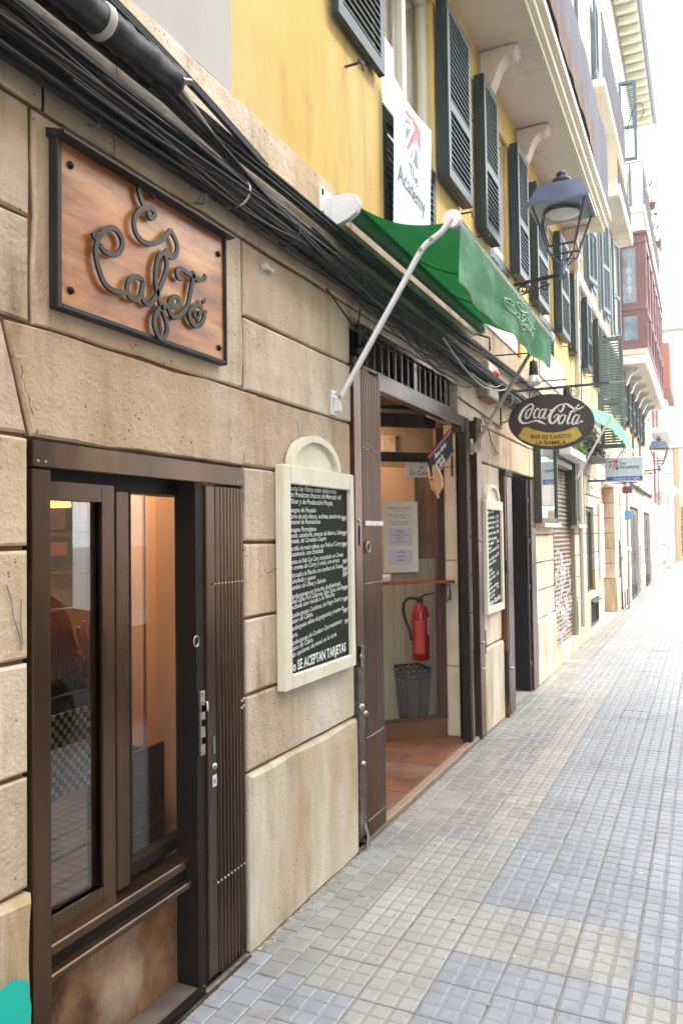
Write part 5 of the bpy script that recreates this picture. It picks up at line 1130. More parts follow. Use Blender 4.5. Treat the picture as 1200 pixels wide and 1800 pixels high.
# ================================================================== FURTHER SHOPS
nw = thing('narrow_shop_window', 'narrow mirrored shop window in the stone wall beyond the rolling shutter', 'window', (0, 12.1, .62))
build(frame_mb(11.69, 12.59, .63, 1.92, -.04, w_=.05, d_=.05, stile=False), 'frame', green_frame, nw); build(MB().box(-.07, -.062, 11.74, 12.54, .68, 1.87), 'pane', mirror_glass, nw); build(MB().box(-.2, -.19, 11.69, 12.59, .63, 1.92), 'blind', cream, nw)
vt = thing('cellar_vent', 'small dark cellar opening with metal frame at the foot of the wall', 'vent', (0, 12.3, .14))
build(frame_mb(11.91, 12.79, .15, .53, .02, w_=.04, d_=.04, stile=False), 'frame', iron_paint, vt); build(MB().box(-.2, -.15, 11.9, 12.8, .14, .54), 'cellar_void', black, vt)
build(MB().prism([(-.03, .46), (.07, .50), (.07, .52), (-.03, .54)], 'y', 11.93, 12.75), 'flap', iron_paint, vt)
for k in range(5): build(MB().box(-.01, .0, 12.03+k*.15, 12.045+k*.15, .18, .50), 'bar', iron_paint, vt)
sp_ = thing('wall_plaque', 'small stone-coloured name plaque high on the wall beyond the rolling shutter', 'plaque', (.01, 12.25, 2.08))
build(MB().box(.004, .02, 12.05, 12.45, 2.12, 2.38, ch=.004), 'plate', cream, sp_); m = MB(); text_into(m, 'LA\nRAMBLA', lambda u, v: (.0215, 12.08+u, 2.29+v), .09, bold=.002); build(m, 'plaque_print', print_grey, sp_)
dr = thing('shop_recess', 'orange-toned recessed shop doorway with a tall white sign beside it', 'doorway', (0, 14.5, 0))
build(MB().box(-1.2, -.24, 13.5, 15.65, 0, 2.45), 'recess_wall', M('apricot_wall', (.58, .40, .24, 1), rough=.8), dr)
build(MB().box(-.23, -.10, 13.56, 13.62, .02, 2.40), 'door_jamb', red_door, dr); build(MB().box(-.24, .01, 13.56, 15.58, .0, .02), 'door_step', cream, dr)
for a, b in ((13.62, 14.6), (14.62, 15.56)): build(MB().box(-.24, -.21, a, b, .03, 2.40), 'door_leaf', M('apricot_door', (.50, .33, .19, 1), (.42, .27, .15, 1), rough=.6, scale=3), dr)
build(MB().box(-.21, -.19, 14.9, 15.3, 1.35, 1.6), 'door_notice', paper, dr)
ws = thing('vertical_sign', 'tall white framed sign panel on the wall beside the recessed doorway', 'sign', (.03, 13.4, .8))
build(MB().box(.003, .045, 13.05, 13.50, .80, 2.02, ch=.005), 'panel', white_paint, ws); build(MB().box(.046, .05, 13.1, 13.45, .84, 1.98), 'poster_sheet', sign_white, ws); m = MB(); text_into(m, 'THE\nACADEMY', lambda u, v: (.052, 13.12+u, 1.0+v), .07); build(m, 'sign_print', print_grey, ws)
w2 = thing('white_banner', 'narrow white banner on the wall just before the sign pole', 'banner', (.02, 16.0, 1.5)); build(MB().box(.003, .03, 15.75, 16.2, 1.4, 2.35, ch=.004), 'sheet', white_paint, w2)
def dark_door(y0, y1, zt, label):
    t = thing('tall_door', label, 'door', (-.05, (y0+y1)/2, 0), 'tall dark doors at the far end of the street front'); c = (y0+y1)/2
    for a, b in ((y0+.03, c-.01), (c+.01, y1-.03)):
        f = build(MB().box(-.09, -.03, a, b, .02, zt-.03, ch=.01), 'door_leaf', door_green, t)
        for z0, z1 in ((.15, .7), (.8, 1.35), (1.45, zt-.15)): build(MB().box(-.032, -.018, a+.12, b-.12, z0, z1, ch=.01), 'door_panel', door_green, f)
        build(MB().lathe((-.03, b-.08 if a < c-.2 else a+.08, 1.02), [(.012, 0), (.012, .05), (.03, .055), (.02, .08)], n=10, axis='x'), 'door_knob', steel, t)
    rb = MB()
    for k in range(3): rb.tube([(.03, y0+.2+k*.5, 0), (.03, y0+.2+k*.5, .34)], .014, 6)
    rb.tube([(.03, y0+.1, .34), (.03, y1-.3, .34)], .014, 6); rb.tube([(.03, y0+.1, .06), (.03, y1-.3, .06)], .014, 6); build(rb, 'guard_rail', iron_paint, t)
dark_door(16.25, 16.8, 2.28, 'narrowest dark door, just before the sign pole'); dark_door(18.7, 21.4, 2.12, 'wide dark green double door just past the sign pole'); dark_door(23.2, 26.0, 2.06, 'wide dark double door farthest down the street front')
m = build(MB().box(-.02, .05, 21.42, 21.9, .0, 1.2), 'meter_box', cream, second)
# ================================================================== CABLES
random.seed(21)
cb = thing('cable_bundle', 'thick sagging bundle of black cables pinned along the stone wall', 'cables', (.07, 4.5, 2.8))
def run(y0, y1, z_, x_, amp, r_, mt, sag=0.0, n=46, ph=None):
    ph = ph or [random.uniform(0, 6.28) for _ in range(4)]
    pts = []
    for k in range(n):
        t = k/(n-1); y = y0+(y1-y0)*t
        pts.append((x_+amp*.5*math.sin(y*1.9+ph[0])+.25*amp*math.sin(y*6.1+ph[3]), y, z_(y)+amp*math.sin(y*1.5+ph[1])+.3*amp*math.sin(y*5+ph[2])-sag*4*t*(1-t)))
    build(MB().tube(pts, r_, 6), 'cable', mt, cb)
for k in range(9):
    y0 = random.uniform(.3, 5.5); run(y0, y0+random.uniform(1.4, 2.8), lambda y: 2.80+.045*math.sin(y*2.1+k), .10, .018, random.uniform(.003, .006), cable_m if k % 3 else cable_g, sag=random.uniform(0, .05))
low = lambda y: 2.790+.012*math.sin(y*.9)+(.0 if y < 3.3 else -.008*(y-3.3))
build(MB().tube([(.048, .2+k*.2, low(.2+k*.2)) for k in range(41)], .028, 8), 'cable', cable_m, cb)
for k in range(36):
    a = k/36*6.28*3; rr = random.uniform(.018, .052)
    dz, dx = rr*math.sin(a)*1.15, max(-.045, rr*math.cos(a))
    mt = cable_m if random.random() < .82 else cable_g
    y1 = random.choice((8.3, 8.0, 7.4, 8.6, 7.8)); y0 = random.choice((.2, .3))
    run(y0, y1, lambda y, dz=dz: low(y)+dz, .066+dx, .012, random.uniform(.0045, .0095), mt)
for k in range(8): run(.2, 8.4, lambda y, k=k: 2.975+.006*k-.0 if y < 2.2 else 2.965+.006*k+.012*math.sin(y), .03+.012*(k % 3), .006, random.uniform(.006, .010), cable_m if k % 4 else cable_g)
for k in range(6):      # strands that cross from the closure down to the lower bundle
    f = lambda y, k=k: 2.93-(y-1.9)*(.10+.012*k) if y < 3.1 else 2.81-.01*k
    run(1.85, 6.5, lambda y, f=f: max(f(y), 2.765), .085+.006*k, .010, .007, cable_m if k % 3 else cable_g)
for y0, y1, sg_ in ((3.3, 4.2, .05), (3.6, 5.0, .09), (4.0, 5.2, .12), (4.2, 5.9, .16), (4.6, 5.6, .07)): run(y0, y1, lambda y: 2.745, .05, .004, .004, cable_m, sag=sg_, n=22)
run(4.6, 6.35, lambda y: 2.77, .13, .012, .006, cable_w, sag=.13, n=26); run(5.3, 6.2, lambda y: 2.68+(y-5.3)*.1, .12, .01, .004, cable_w, sag=.05, n=16)
run(3.18, 3.62, lambda y: 2.70-(y-3.18)*.35, .02, .004, .004, cable_m, n=12); run(5.3, 6.6, lambda y: 2.53-(y-5.3)*.06, .012, .006, .005, cable_m, sag=.0, n=20)
build(MB().tube(smoothed([(.012, 5.95, 2.49), (.014, 6.1, 2.40), (.012, 6.25, 2.28), (.012, 6.42, 2.22)], 4), .005, 5), 'cable', cable_g, cb)
for y, a in ((2.35, .5), (2.75, -.4), (3.4, .5), (4.4, -.5), (5.2, .4), (6.2, .4), (7.0, .3)):     # ties round the bundle
    build(MB().tube([(.066+.056*math.cos(q), y+.02*math.sin(q+a), low(y)+.060*math.sin(q)) for q in [j*.42 for j in range(15)]], .004, 5, closed=True), 'cable_tie', cable_g if y > 2.5 else cable_w, cb)
for y, z in ((1.675, 2.765), (2.19, 2.74), (3.05, 2.82), (4.9, 2.70)):
    hk = build(MB().tube(smoothed([(.0, y, z-.02), (.03, y+.004, z-.03), (.05, y, z-.015), (.045, y-.004, z+.03)], 3), .0045, 6), 'wall_hook', M('old_zinc', (.30, .29, .26, 1), rough=.5, metal=.4), cb)
ct = thing('cable_closure', 'thick black ribbed cable joint sleeve at the top left of the wall', 'cable joint', (.12, 1.5, 2.96))
prof = []
for k in range(64):
    t = k/63; r_ = .043+(.0045 if k % 2 else 0)+.0025*math.sin(k*1.3); prof.append((r_, -1.25+t*1.73))
m = MB(); m.lathe((.115, 1.43, 2.975), [(.028, prof[0][1]-.05)]+prof+[(.046, .50), (.030, .515)], n=18, axis='y'); build(m, 'ribbed_sleeve', M('ribbed_rubber', (.010, .010, .012, 1), (.022, .022, .026, 1), rough=.42, scale=30, bump=.4), ct)
build(MB().lathe((.115, 1.595, 2.975), [(.048, 0), (.051, .003), (.051, .022), (.048, .025)], n=20, axis='y'), 'pale_band', cable_w, ct)
build(MB().tube([(.115, 1.93, 2.975), (.10, 2.05, 2.95), (.07, 2.3, 2.90)], .014, 8), 'pale_lead', M('tan_cable', (.22, .18, .14, 1), rough=.6), ct); build(MB().tube([(.17, 1.90, 2.95), (.185, 1.925, 2.955)], .010, 8), 'lug', steel, ct)
for k in range(3): build(MB().tube(smoothed([(.10, 1.0, 3.04+.012*k), (.12, 1.5, 3.05+.01*k), (.10, 2.0, 3.03+.01*k), (.05, 2.6, 3.0+.01*k)], 6), .009, 6), 'strand', cable_m, ct)
# small things on the stone
o = build(MB().prism([(1.5035, 2.705), (1.5075, 2.705), (1.5075, 2.86), (1.5035, 2.86)], 'x', -.001, .006).box(-.0, .006, 1.503, 1.508, 2.70, 2.82), 'wall_rod', cable_m); tag(o, 'short thin black rod on the wall above the left end of the sign', 'rod')
cm = thing('wall_clip', 'small white pipe clip on the wall right of the wooden sign', 'clip', (.01, 2.66, 2.63)); build(MB().lathe((.0, 2.645, 2.635), [(.014, 0), (.014, .02), (.008, .022)], n=14, axis='x'), 'clip_ring', white_paint, cm); build(MB().tube([(.012, 2.65, 2.634), (.012, 2.71, 2.636)], .009, 8), 'clip_stub', white_paint, cm)
hk = thing('old_hook', 'black iron hook with round knob hanging left above the entrance', 'hook', (.02, 3.53, 2.5))
build(MB().tube(smoothed([(.03, 3.55, 2.70), (.02, 3.55, 2.64), (.02, 3.56, 2.58), (.022, 3.555, 2.52)], 4), [.004]*7+[.010]*6, 7), 'rod', black_iron, hk); build(MB().lathe((.025, 3.555, 2.475), [(.005, -.03), (.024, -.018), (.028, 0), (.022, .02), (.008, .03)], n=14), 'knob', black_iron, hk)
build(MB().tube([(.02, 3.56, 2.595), (.02, 3.60, 2.59)]+[(.02, 3.62+.016*math.cos(a), 2.59+.016*math.sin(a)) for a in [math.pi+j*.7 for j in range(9)]], .005, 6), 'curl', black_iron, hk)
al = thing('alarm_box', 'grey metal alarm box with an orange-red light under the cables', 'alarm box', (.04, 6.03, 2.60))
build(MB().box(.003, .085, 5.87, 6.20, 2.62, 2.90, ch=.004), 'case', beige_metal, al); build(MB().box(.0852, .089, 5.885, 6.185, 2.635, 2.885, ch=.002), 'cover', M('pale_cover', (.50, .48, .42, 1), rough=.4), al)
build(MB().lathe((.089, 6.06, 2.82), [(.034, 0), (.033, .02), (.02, .035), (.004, .038)], n=18, axis='x'), 'light_dome', M('orange_lens', (.75, .11, .05, 1), rough=.25), al)
build(MB().prism([(.003, 2.60), (.08, 2.619), (.003, 2.619)], 'y', 5.875, 6.195), 'underside', M('rusty_bracket', (.30, .14, .07, 1), rough=.8), al)
# ================================================================== AWNING
aw = thing('awning', 'dark green folding-arm awning with pale valance over the cafe entrance', 'awning', (.1, 4.45, 3.05))
A_ = lambda m, n, mt, parent=aw, **k: build(m, n, mt, parent, **k)
A_(MB().tube([(.10, 3.30, 3.09), (.10, 5.62, 3.09)], .038, 16), 'roller', M('roller_cloth', (.02, .13, .035, 1), rough=.6))
A_(MB().box(.003, .05, 3.33, 5.60, 2.985, 3.055, ch=.006), 'wall_rail', M('raw_metal_rail', (.40, .35, .27, 1), (.30, .25, .18, 1), rough=.5, metal=.2, scale=8))
for y0, y1 in ((3.17, 3.30), (5.62, 5.68)): 
    b = A_(MB().prism([(.0, 3.05), (.06, 3.05), (.12, 3.06), (.13, 3.09), (.12, 3.12), (.0, 3.13)] if y0 > 5 else [(.0, 3.02), (.055, 3.03), (.10, 3.045), (.14, 3.07), (.155, 3.11), (.14, 3.15), (.10, 3.165), (.0, 3.165)], 'y', y1-.035, y1), 'end_cap', white_metal if y0 < 5 else beige_metal)
A_(MB().box(.0, .012, 3.15, 3.285, 3.02, 3.175, ch=.003), 'wall_plate', white_metal)
for z in (3.045, 3.15): A_(MB().box(.0122, .015, 3.165, 3.178, z-.014, z+.014), 'plate_slot', black)
FY0, FY1, FX, FZ = 3.30, 5.60, .60, 2.95
def cl(u, v):        # u along the street, v from roller to front bar
    y = 3.33+(5.60-3.33)*u; y = y*(1-v)+(FY0+.02+(FY1-FY0-.03)*u)*v
    x = .125+(FX-.125)*v; z = 3.118+(FZ+.012-3.118)*v-.055*math.sin(math.pi*v)*(1-.35*u)+.006*math.sin(u*19)*v
    return (x, y, z)
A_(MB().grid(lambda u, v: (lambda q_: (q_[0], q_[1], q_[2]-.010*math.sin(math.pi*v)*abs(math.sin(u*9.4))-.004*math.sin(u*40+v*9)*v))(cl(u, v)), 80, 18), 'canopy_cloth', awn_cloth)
for u0 in (.33, .66): A_(MB().tube([(lambda q_: (q_[0], q_[1], q_[2]-.006-.010*math.sin(math.pi*k/20)*abs(math.sin(u0*9.4))))(cl(u0, k/20)) for k in range(21)], .0035, 4), 'seam', MATS.get('roller_cloth'))
A_(MB().tube([(FX, FY0-.01, FZ), (FX, FY1+.01, FZ)], .024, 12), 'front_bar', beige_metal)
for y in (FY0-.012, FY1+.012): A_(MB().lathe((FX-.004, y-.012 if y < 4 else y-.012, FZ+.004), [(.040, 0), (.042, .006), (.042, .018), (.04, .024)], n=18, axis='y'), 'end_knuckle', white_metal)
def va(u, v):
    y = FY0+.035+(FY1-FY0-.04)*u; drop = .285-.03*u+.012*math.sin(u*5+.4)
    return (FX+.024+.016*math.sin(u*13+v*1.5)*v-.03*v+.008*math.sin(u*31)*v, y+.02*v*math.sin(u*3.1+.3)-.02*v*(1-u), FZ+.018-drop*v)
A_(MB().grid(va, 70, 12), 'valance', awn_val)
A_(MB().tube([va(k/50, 1) for k in range(51)], .003, 4), 'hem', M('tan_hem', (.32, .24, .12, 1), rough=.8))
ve = A_(MB().tube([va(k/50, .03) for k in range(51)], .004, 4), 'top_hem', M('pale_hem', (.40, .62, .48, 1), rough=.7))
m = MB()        # the script name repeated on the valance
y_min, y_max, z_min, z_max = 1.60, 2.20, 2.15, 2.62
for kk, pts in ES.items():
    pp = smoothed(pts, 4); P2 = []
    for a, b in pp:
        u = .34+.42*(a-y_min)/(y_max-y_min); v = .74-.58*(b-z_min)/(z_max-z_min); p = va(u, v); P2.append((p[0]+.004, p[1], p[2]))
    m.tube(P2, .0034, 4, caps=False)
A_(m, 'script_print', M('pale_print', (.62, .80, .62, 1), rough=.7))
def arm(y, fx0, fz0, mt, name):
    e1 = (.47, y, 2.84); 
    b = A_(MB().box(.002, .012, y-.028, y+.028, fz0-.065, fz0+.055, ch=.003), 'arm_foot', mt)
    build(MB().box(.012, .045, y-.014, y+.014, fz0-.05, fz0+.02, ch=.004), 'foot_fork', mt, b)
    for z in (fz0+.038, fz0-.048): build(MB().lathe((.012, y+.014, z), [(.006, 0), (.005, .004), (.001, .005)], n=8, axis='x'), 'screw', steel, b)
    pts = smoothed([(fx0, y, fz0), (.20, y, fz0+.255), (.36, y, fz0+.50), (.455, y, fz0+.645), (.505, y, fz0+.685), (.555, y, fz0+.715), (.595, y, FZ+.004)], 6)
    ar = A_(MB().tube(pts, .0145, 8), name, mt)
    for px_2, pz_2 in ((fx0+.012, fz0+.018), (.455, fz0+.645), (.505, fz0+.685)): build(MB().lathe((px_2, y-.022, pz_2), [(.008, 0), (.009, .006), (.009, .038), (.008, .044)], n=10, axis='y'), 'joint_bolt', steel, ar)
arm(3.27, .035, 2.185, white_metal, 'arm'); arm(5.64, .035, 2.21, M('worn_arm', (.52, .48, .41, 1), (.42, .37, .30, 1), rough=.4, scale=9), 'arm')
ck = thing('awning_crank', 'rusty crank eye hanging at the far end of the awning', 'crank eye', (.12, 5.72, 2.95)); build(MB().tube([(.05, 5.66, 3.06), (.14, 5.72, 3.03), (.14, 5.72, 2.98)], .008, 6), 'shaft', black_iron, ck); build(MB().tube([(.14, 5.72+.014*math.cos(a), 2.955+.022*math.sin(a)) for a in [j*.52 for j in range(12)]], .005, 5, closed=True), 'eye', black_iron, ck)
# ================================================================== OVAL SIGN ON ITS BRACKET
BY = 6.6
br = thing('sign_bracket', 'grey iron bracket bar with scrolls that carries the oval sign', 'bracket', (0, BY, 2.78))
build(MB().box(.0, .90, BY-.01, BY+.01, 2.758, 2.778), 'bar', iron_paint, br); build(MB().box(.0, .012, BY-.03, BY+.03, 2.48, 2.82, ch=.003), 'wall_plate', black_iron, br)
def scroll(cx, cz, r_, turns, d_, ph, y=BY): return [(cx+r_*(1-t*.8)*math.cos(ph+d_*t*turns*6.28), y, cz+r_*(1-t*.8)*math.sin(ph+d_*t*turns*6.28)) for t in [k/26 for k in range(27)]]
for a in (scroll(.065, 2.70, .05, 1.3, 1, -1.2), scroll(.07, 2.56, .038, 1.2, -1, 1.2), scroll(.62, 2.715, .045, 1.3, -1, 1.4), scroll(.30, 2.72, .04, 1.3, 1, 1.7)): build(MB().tube(a, .006, 6), 'scroll', M('cream_scroll', (.48, .40, .26, 1), rough=.5), br)
build(MB().tube([(.0, BY, 2.50), (.10, BY, 2.53)], .006, 6), 'stay', black_iron, br)
build(MB().tube(smoothed([(.90, BY, 2.77), (1.05, BY+.05, 2.775), (1.2, BY+.1, 2.76)], 4), .003, 5), 'wire', cable_w, br)
CXs, CZs = .425, 2.484
ov = thing('oval_sign', 'dark brown oval hanging sign with white script and a gold ribbon', 'sign', (CXs, BY, 2.25)); slope = -.05
def el(rx, rz, n=64): return [(CXs+rx*math.cos(6.2832*k/n), CZs+rz*math.sin(6.2832*k/n)+slope*rx*math.cos(6.2832*k/n)) for k in range(n)]
build(MB().prism(el(.352, .232), 'y', BY-.022, BY+.022), 'rim', black_iron, ov); build(MB().prism(el(.343, .223), 'y', BY-.025, BY-.0215), 'face', sign_brown, ov)
build(MB().prism(RIB, 'y', BY-.027, BY-.0252), 'ribbon', sign_gold, ov)
m = MB()
for k, pts in CC.items(): m.ribbon(smoothed(pts, 5), 'y', BY-.0275-.0001*(len(k)), .002)
build(m, 'script_lettering', sign_cream, ov)
m = MB()
def arc_text(s, zb, sz, k_, s_): text_into(m, s, lambda u, v: (CXs+u, BY-.0276, zb+v+slope*u+k_*u*u), sz, align='CENTER', bold=.0009)
arc_text('BAR ES CAFETO', 2.337, .047, .30, 1); arc_text('LA RAMBLA', 2.289, .047, .30, 1); build(m, 'ribbon_lettering', print_black, ov)
for x in (.196, .645): build(MB().lathe((x, BY-.0275, 2.398-(x-.42)*.02), [(.004, 0), (.003, -.002)], n=8, axis='y'), 'rivet', black_iron, ov)
for x in (.25, .60): build(MB().tube([(x, BY, 2.66), (x, BY, 2.765)], .004, 6), 'hanger', black_iron, ov)
# spot lamps
for (x, y, z, la) in ((.36, 6.35, 2.86, 'black spot lamp with silvery bulb hanging just left over the oval sign'), (.52, 7.0, 2.74, 'small pale bulb lamp behind the top of the oval sign')):
    s = thing('spot_lamp', la, 'lamp', (x, y, z-.1), 'spot lamps round the oval sign')
    build(MB().lathe((x-.02, y, z), [(.02, .10), (.032, .09), (.036, .03), (.040, -.02)][::-1], n=16), 'housing', black_iron, s); build(MB().lathe((x-.02, y, z-.02), [(.034, 0), (.056, -.05), (.056, -.07), (.03, -.085)], n=18), 'bulb_front', M('silver_bulb', (.7, .7, .68, 1), rough=.15, metal=.3), s)
    build(MB().tube([(x-.02, y, z+.10), (x-.02, y+.02, z+.17), (.0, y+.05, z+.19)], .006, 6), 'stem', black_iron, s)
# ================================================================== STREET LANTERNS
def lantern(name, label, x, y, z, arm_len, group):
    """z: level of the wall arm; built along +x from the wall"""
    t = thing(name, label, 'street lamp', (0, y, z), group)
    T_ = lambda m, n, mt: build(m, n, mt, t)
    cx = x
    T_(MB().box(0, .015, y-.05, y+.05, z-.28, z+.10, ch=.004), 'wall_plate', black_iron)
    T_(MB().tube([(0, y, z-.03), (cx, y, z+.01)], .017, 10), 'arm_bar', black_iron); T_(MB().lathe((cx, y, z-.045), [(.012, 0), (.035, .02), (.043, .05), (.035, .085), (.022, .10), (.028, .13), (.02, .16)], n=16), 'knuckle', hood_sky)
    for c, r_, tr, d_, ph in ((.10, .06, 1.2, 1, 2.5), (.19, .045, 1.2, -1, -2.5), (.28, .045, 1.3, 1, 2.5), (.37, .04, 1.3, -1, 2.2)):
        T_(MB().tube([(c+r_*(1-tt*.8)*math.cos(ph+d_*tt*tr*6.28), y, z-.075+r_*(1-tt*.8)*math.sin(ph+d_*tt*tr*6.28)) for tt in [k/22 for k in range(23)]], .0085, 6), 'scroll', black_iron)
    T_(MB().tube([(0, y, z-.22), (.12, y, z-.13), (.25, y, z-.10), (.42, y, z-.06)], .008, 6), 'stay', black_iron)
    zb, zt = z+.23, z+.56; b, a = .115, .215
    for sx in (-1, 1):
        for sy in (-1, 1):
            T_(MB().tube([(cx+sx*.03, y+sy*.03, z+.09), (cx+sx*b*.9, y+sy*b*.9, z+.17), (cx+sx*b, y+sy*b, zb)], .008, 6), 'cradle_leg', iron_paint)
            T_(MB().tube([(cx+sx*b, y+sy*b, zb), (cx+sx*a, y+sy*a, zt)], .011, 6), 'corner_bar', iron_paint)
    T_(MB().tube([(cx-b, y-b, zb), (cx+b, y-b, zb), (cx+b, y+b, zb), (cx-b, y+b, zb)], .010, 6, closed=True), 'bottom_ring', iron_paint)
    T_(MB().tube([(cx-b*.7, y-b*.7, z+.16), (cx+b*.7, y-b*.7, z+.16), (cx+b*.7, y+b*.7, z+.16), (cx-b*.7, y+b*.7, z+.16)], .006, 6, closed=True), 'cradle_ring', iron_paint)
    m = MB(); e = .250
    m.add([(cx-e, y-e, zt-.01), (cx+e, y-e, zt-.01), (cx+e, y+e, zt-.01), (cx-e, y+e, zt-.01), (cx-e, y-e, zt+.012), (cx+e, y-e, zt+.012), (cx+e, y+e, zt+.012), (cx-e, y+e, zt+.012),
           (cx-.17, y-.17, zt+.185), (cx+.17, y-.17, zt+.185), (cx+.17, y+.17, zt+.185), (cx-.17, y+.17, zt+.185)], [(3, 2, 1, 0), (0, 1, 5, 4), (1, 2, 6, 5), (2, 3, 7, 6), (3, 0, 4, 7), (4, 5, 9, 8), (5, 6, 10, 9), (6, 7, 11, 10), (7, 4, 8, 11), (8, 9, 10, 11)])
    T_(m, 'hood', hood_sky)
    T_(MB().lathe((cx, y, zt-.012), [(.155, 0), (.16, -.012), (.15, -.022)], n=32), 'lens_ring', iron_paint); T_(MB().lathe((cx, y, zt-.020), [(.145, 0), (.14, -.016), (.09, -.03), (.005, -.036)], n=32), 'lens', lens_glass)
    T_(MB().lathe((cx, y, zt+.185), [(.09, 0), (.07, .012), (.045, .022), (.045, .05), (.075, .06), (.078, .085), (.04, .095), (.03, .11), (.048, .13), (.03, .15), (.008, .158)], n=22), 'finial', iron_paint)
    return t
lantern('street_lantern', 'near grey wall lantern on a scrolled arm above the oval sign', .535, 6.75, 3.76, .5, 'wall lanterns')
lantern('street_lantern', 'far wall lantern at the end of the street front, seen small', .50, 22.2, 3.20, .5, 'wall lanterns')
# ================================================================== ACADEMY BANNER AND SIGN
bn = thing('academy_banner', 'pale blue-white banner reading The Academy across the first window', 'banner', (.05, 4.3, 3.3))
build(MB().grid(lambda u, v: (.055+.012*math.sin(u*5+v*2), 3.965+.675*u, 3.29+.835*v), 14, 14), 'sheet', sign_white, bn)
def bx_of(y, z): u = (y-3.965)/.675; v = (z-3.29)/.835; return .0575+.012*math.sin(u*5+v*2)
for kk, pts in FL.items():
    if kk == 'r2': pts = [(4.315, 4.072), (4.392, 4.02), (4.18, 3.785), (4.425, 3.985), (4.47, 3.90), (4.468, 4.045)]
    if kk == 'k1': pts = [(4.206, 4.053), (4.215, 4.038), (4.312, 4.040), (4.31, 4.052)]
    build(MB().add([(bx_of(a, b), a, b) for a, b in pts], [list(range(len(pts)))]), 'flag_stripe', print_red if kk[0] == 'r' else print_green, bn)
m = MB(); text_into(m, 'The', lambda u, v: (bx_of(4.235+u, 3.668+v), 4.235+u, 3.668+v), .118); text_into(m, 'Academy', lambda u, v: (bx_of(4.015+u, 3.545+v), 4.015+u, 3.545+v), .155, xs=.92); build(m, 'banner_lettering', print_grey, bn)
ac = thing('academy_sign', 'white projecting box sign reading The Academy with a blue band', 'sign', (.52, 12, 2.27))
x0, x1, z0, z1 = .255, .785, 2.285, 2.645
build(MB().box(x0, x1, 11.95, 12.05, z0, z1, ch=.012), 'box', M('sign_edge', (.55, .6, .68, 1), rough=.4), ac); build(MB().box(x0+.015, x1-.015, 11.946, 11.95, z0+.012, z1-.015), 'face', sign_white, ac)
build(MB().box(x0+.02, x1-.02, 11.943, 11.9458, z0+.02, z0+.075), 'band', blue_band, ac)
ay = 11.9435
for pts, mt in (([(.30, 2.58), (.37, 2.60), (.43, 2.62), (.44, 2.58), (.425, 2.56), (.345, 2.47), (.40, 2.575)], print_red), ([(.31, 2.49), (.315, 2.53), (.36, 2.555)], print_navy), ([(.31, 2.56), (.36, 2.575), (.31, 2.585)], print_navy), ([(.40, 2.465), (.425, 2.55), (.445, 2.465)], print_navy), ([(.365, 2.465), (.40, 2.53), (.38, 2.465)], print_red)):
    build(MB().add([(a, ay, b) for a, b in pts], [list(range(len(pts)))]), 'flag_stripe', mt, ac)
m = MB(); text_into(m, 'The', lambda u, v: (.455+u, ay, 2.535+v), .06, bold=.001); text_into(m, 'Academy', lambda u, v: (.455+u, ay, 2.475+v), .075, bold=.001); build(m, 'lettering', print_navy, ac)
m = MB(); text_into(m, 'Academia de inglés', lambda u, v: (.36+u, 11.9425, 2.318+v), .048, shear=.3, bold=.001); build(m, 'band_lettering', sign_white, ac)
build(MB().box(.0, x0, 11.98, 12.02, 2.30, 2.33), 'mount_bar', iron_paint, ac); build(MB().tube(smoothed([(.50, 12.0, 2.645), (.52, 12.0, 2.74), (.60, 12.0, 2.76), (.66, 12, 2.70), (.67, 12, 2.645)], 4), .018, 8), 'lamp_arm', white_metal, ac)
# far awning with its foot, plant shelf under it
fa = thing('small_awning', 'small faded pale green awning beyond the oval sign', 'awning', (.3, 12.3, 3.0))
build(MB().grid(lambda u, v: (.10+.42*v, 10.35+2.9*u, 3.28-.22*v-.02*math.sin(3.1*v)), 20, 5), 'canopy_cloth', awn_far, fa); build(MB().grid(lambda u, v: (.52+.012*math.sin(u*30), 10.35+2.9*u, 3.06-.20*v), 40, 3), 'valance', awn_far, fa)
build(MB().tube([(.06, 10.3, 3.28), (.06, 13.3, 3.28)], .04, 10), 'roller', white_metal, fa); 
for y in (10.5, 13.1): build(MB().tube([(.02, y, 2.2), (.50, y, 3.04)], .014, 6), 'arm', white_metal, fa)
px_ = thing('dry_plant', 'tangle of dry brown climbing plant on a dark shelf under the pale awning', 'plant', (.15, 11.7, 2.6))
build(MB().box(.003, .26, 11.0, 12.4, 2.60, 2.635), 'shelf', black_iron, px_); lm = MB()
for k in range(1100):
    p = Vector((random.gauss(.14, .07), random.gauss(11.6, .42), 2.64+abs(random.gauss(0, .14)))); a = Vector((random.gauss(0, 1), random.gauss(0, 1), random.gauss(0, 1))).normalized(); b = a.orthogonal().normalized()
    p.x = max(.02, p.x); lm.add([p, p+a*.03+b*.01, p+a*.06, p+a*.03-b*.01], [(0, 1, 2, 3)])
build(lm, 'foliage', leaf_d, px_, kind='stuff')
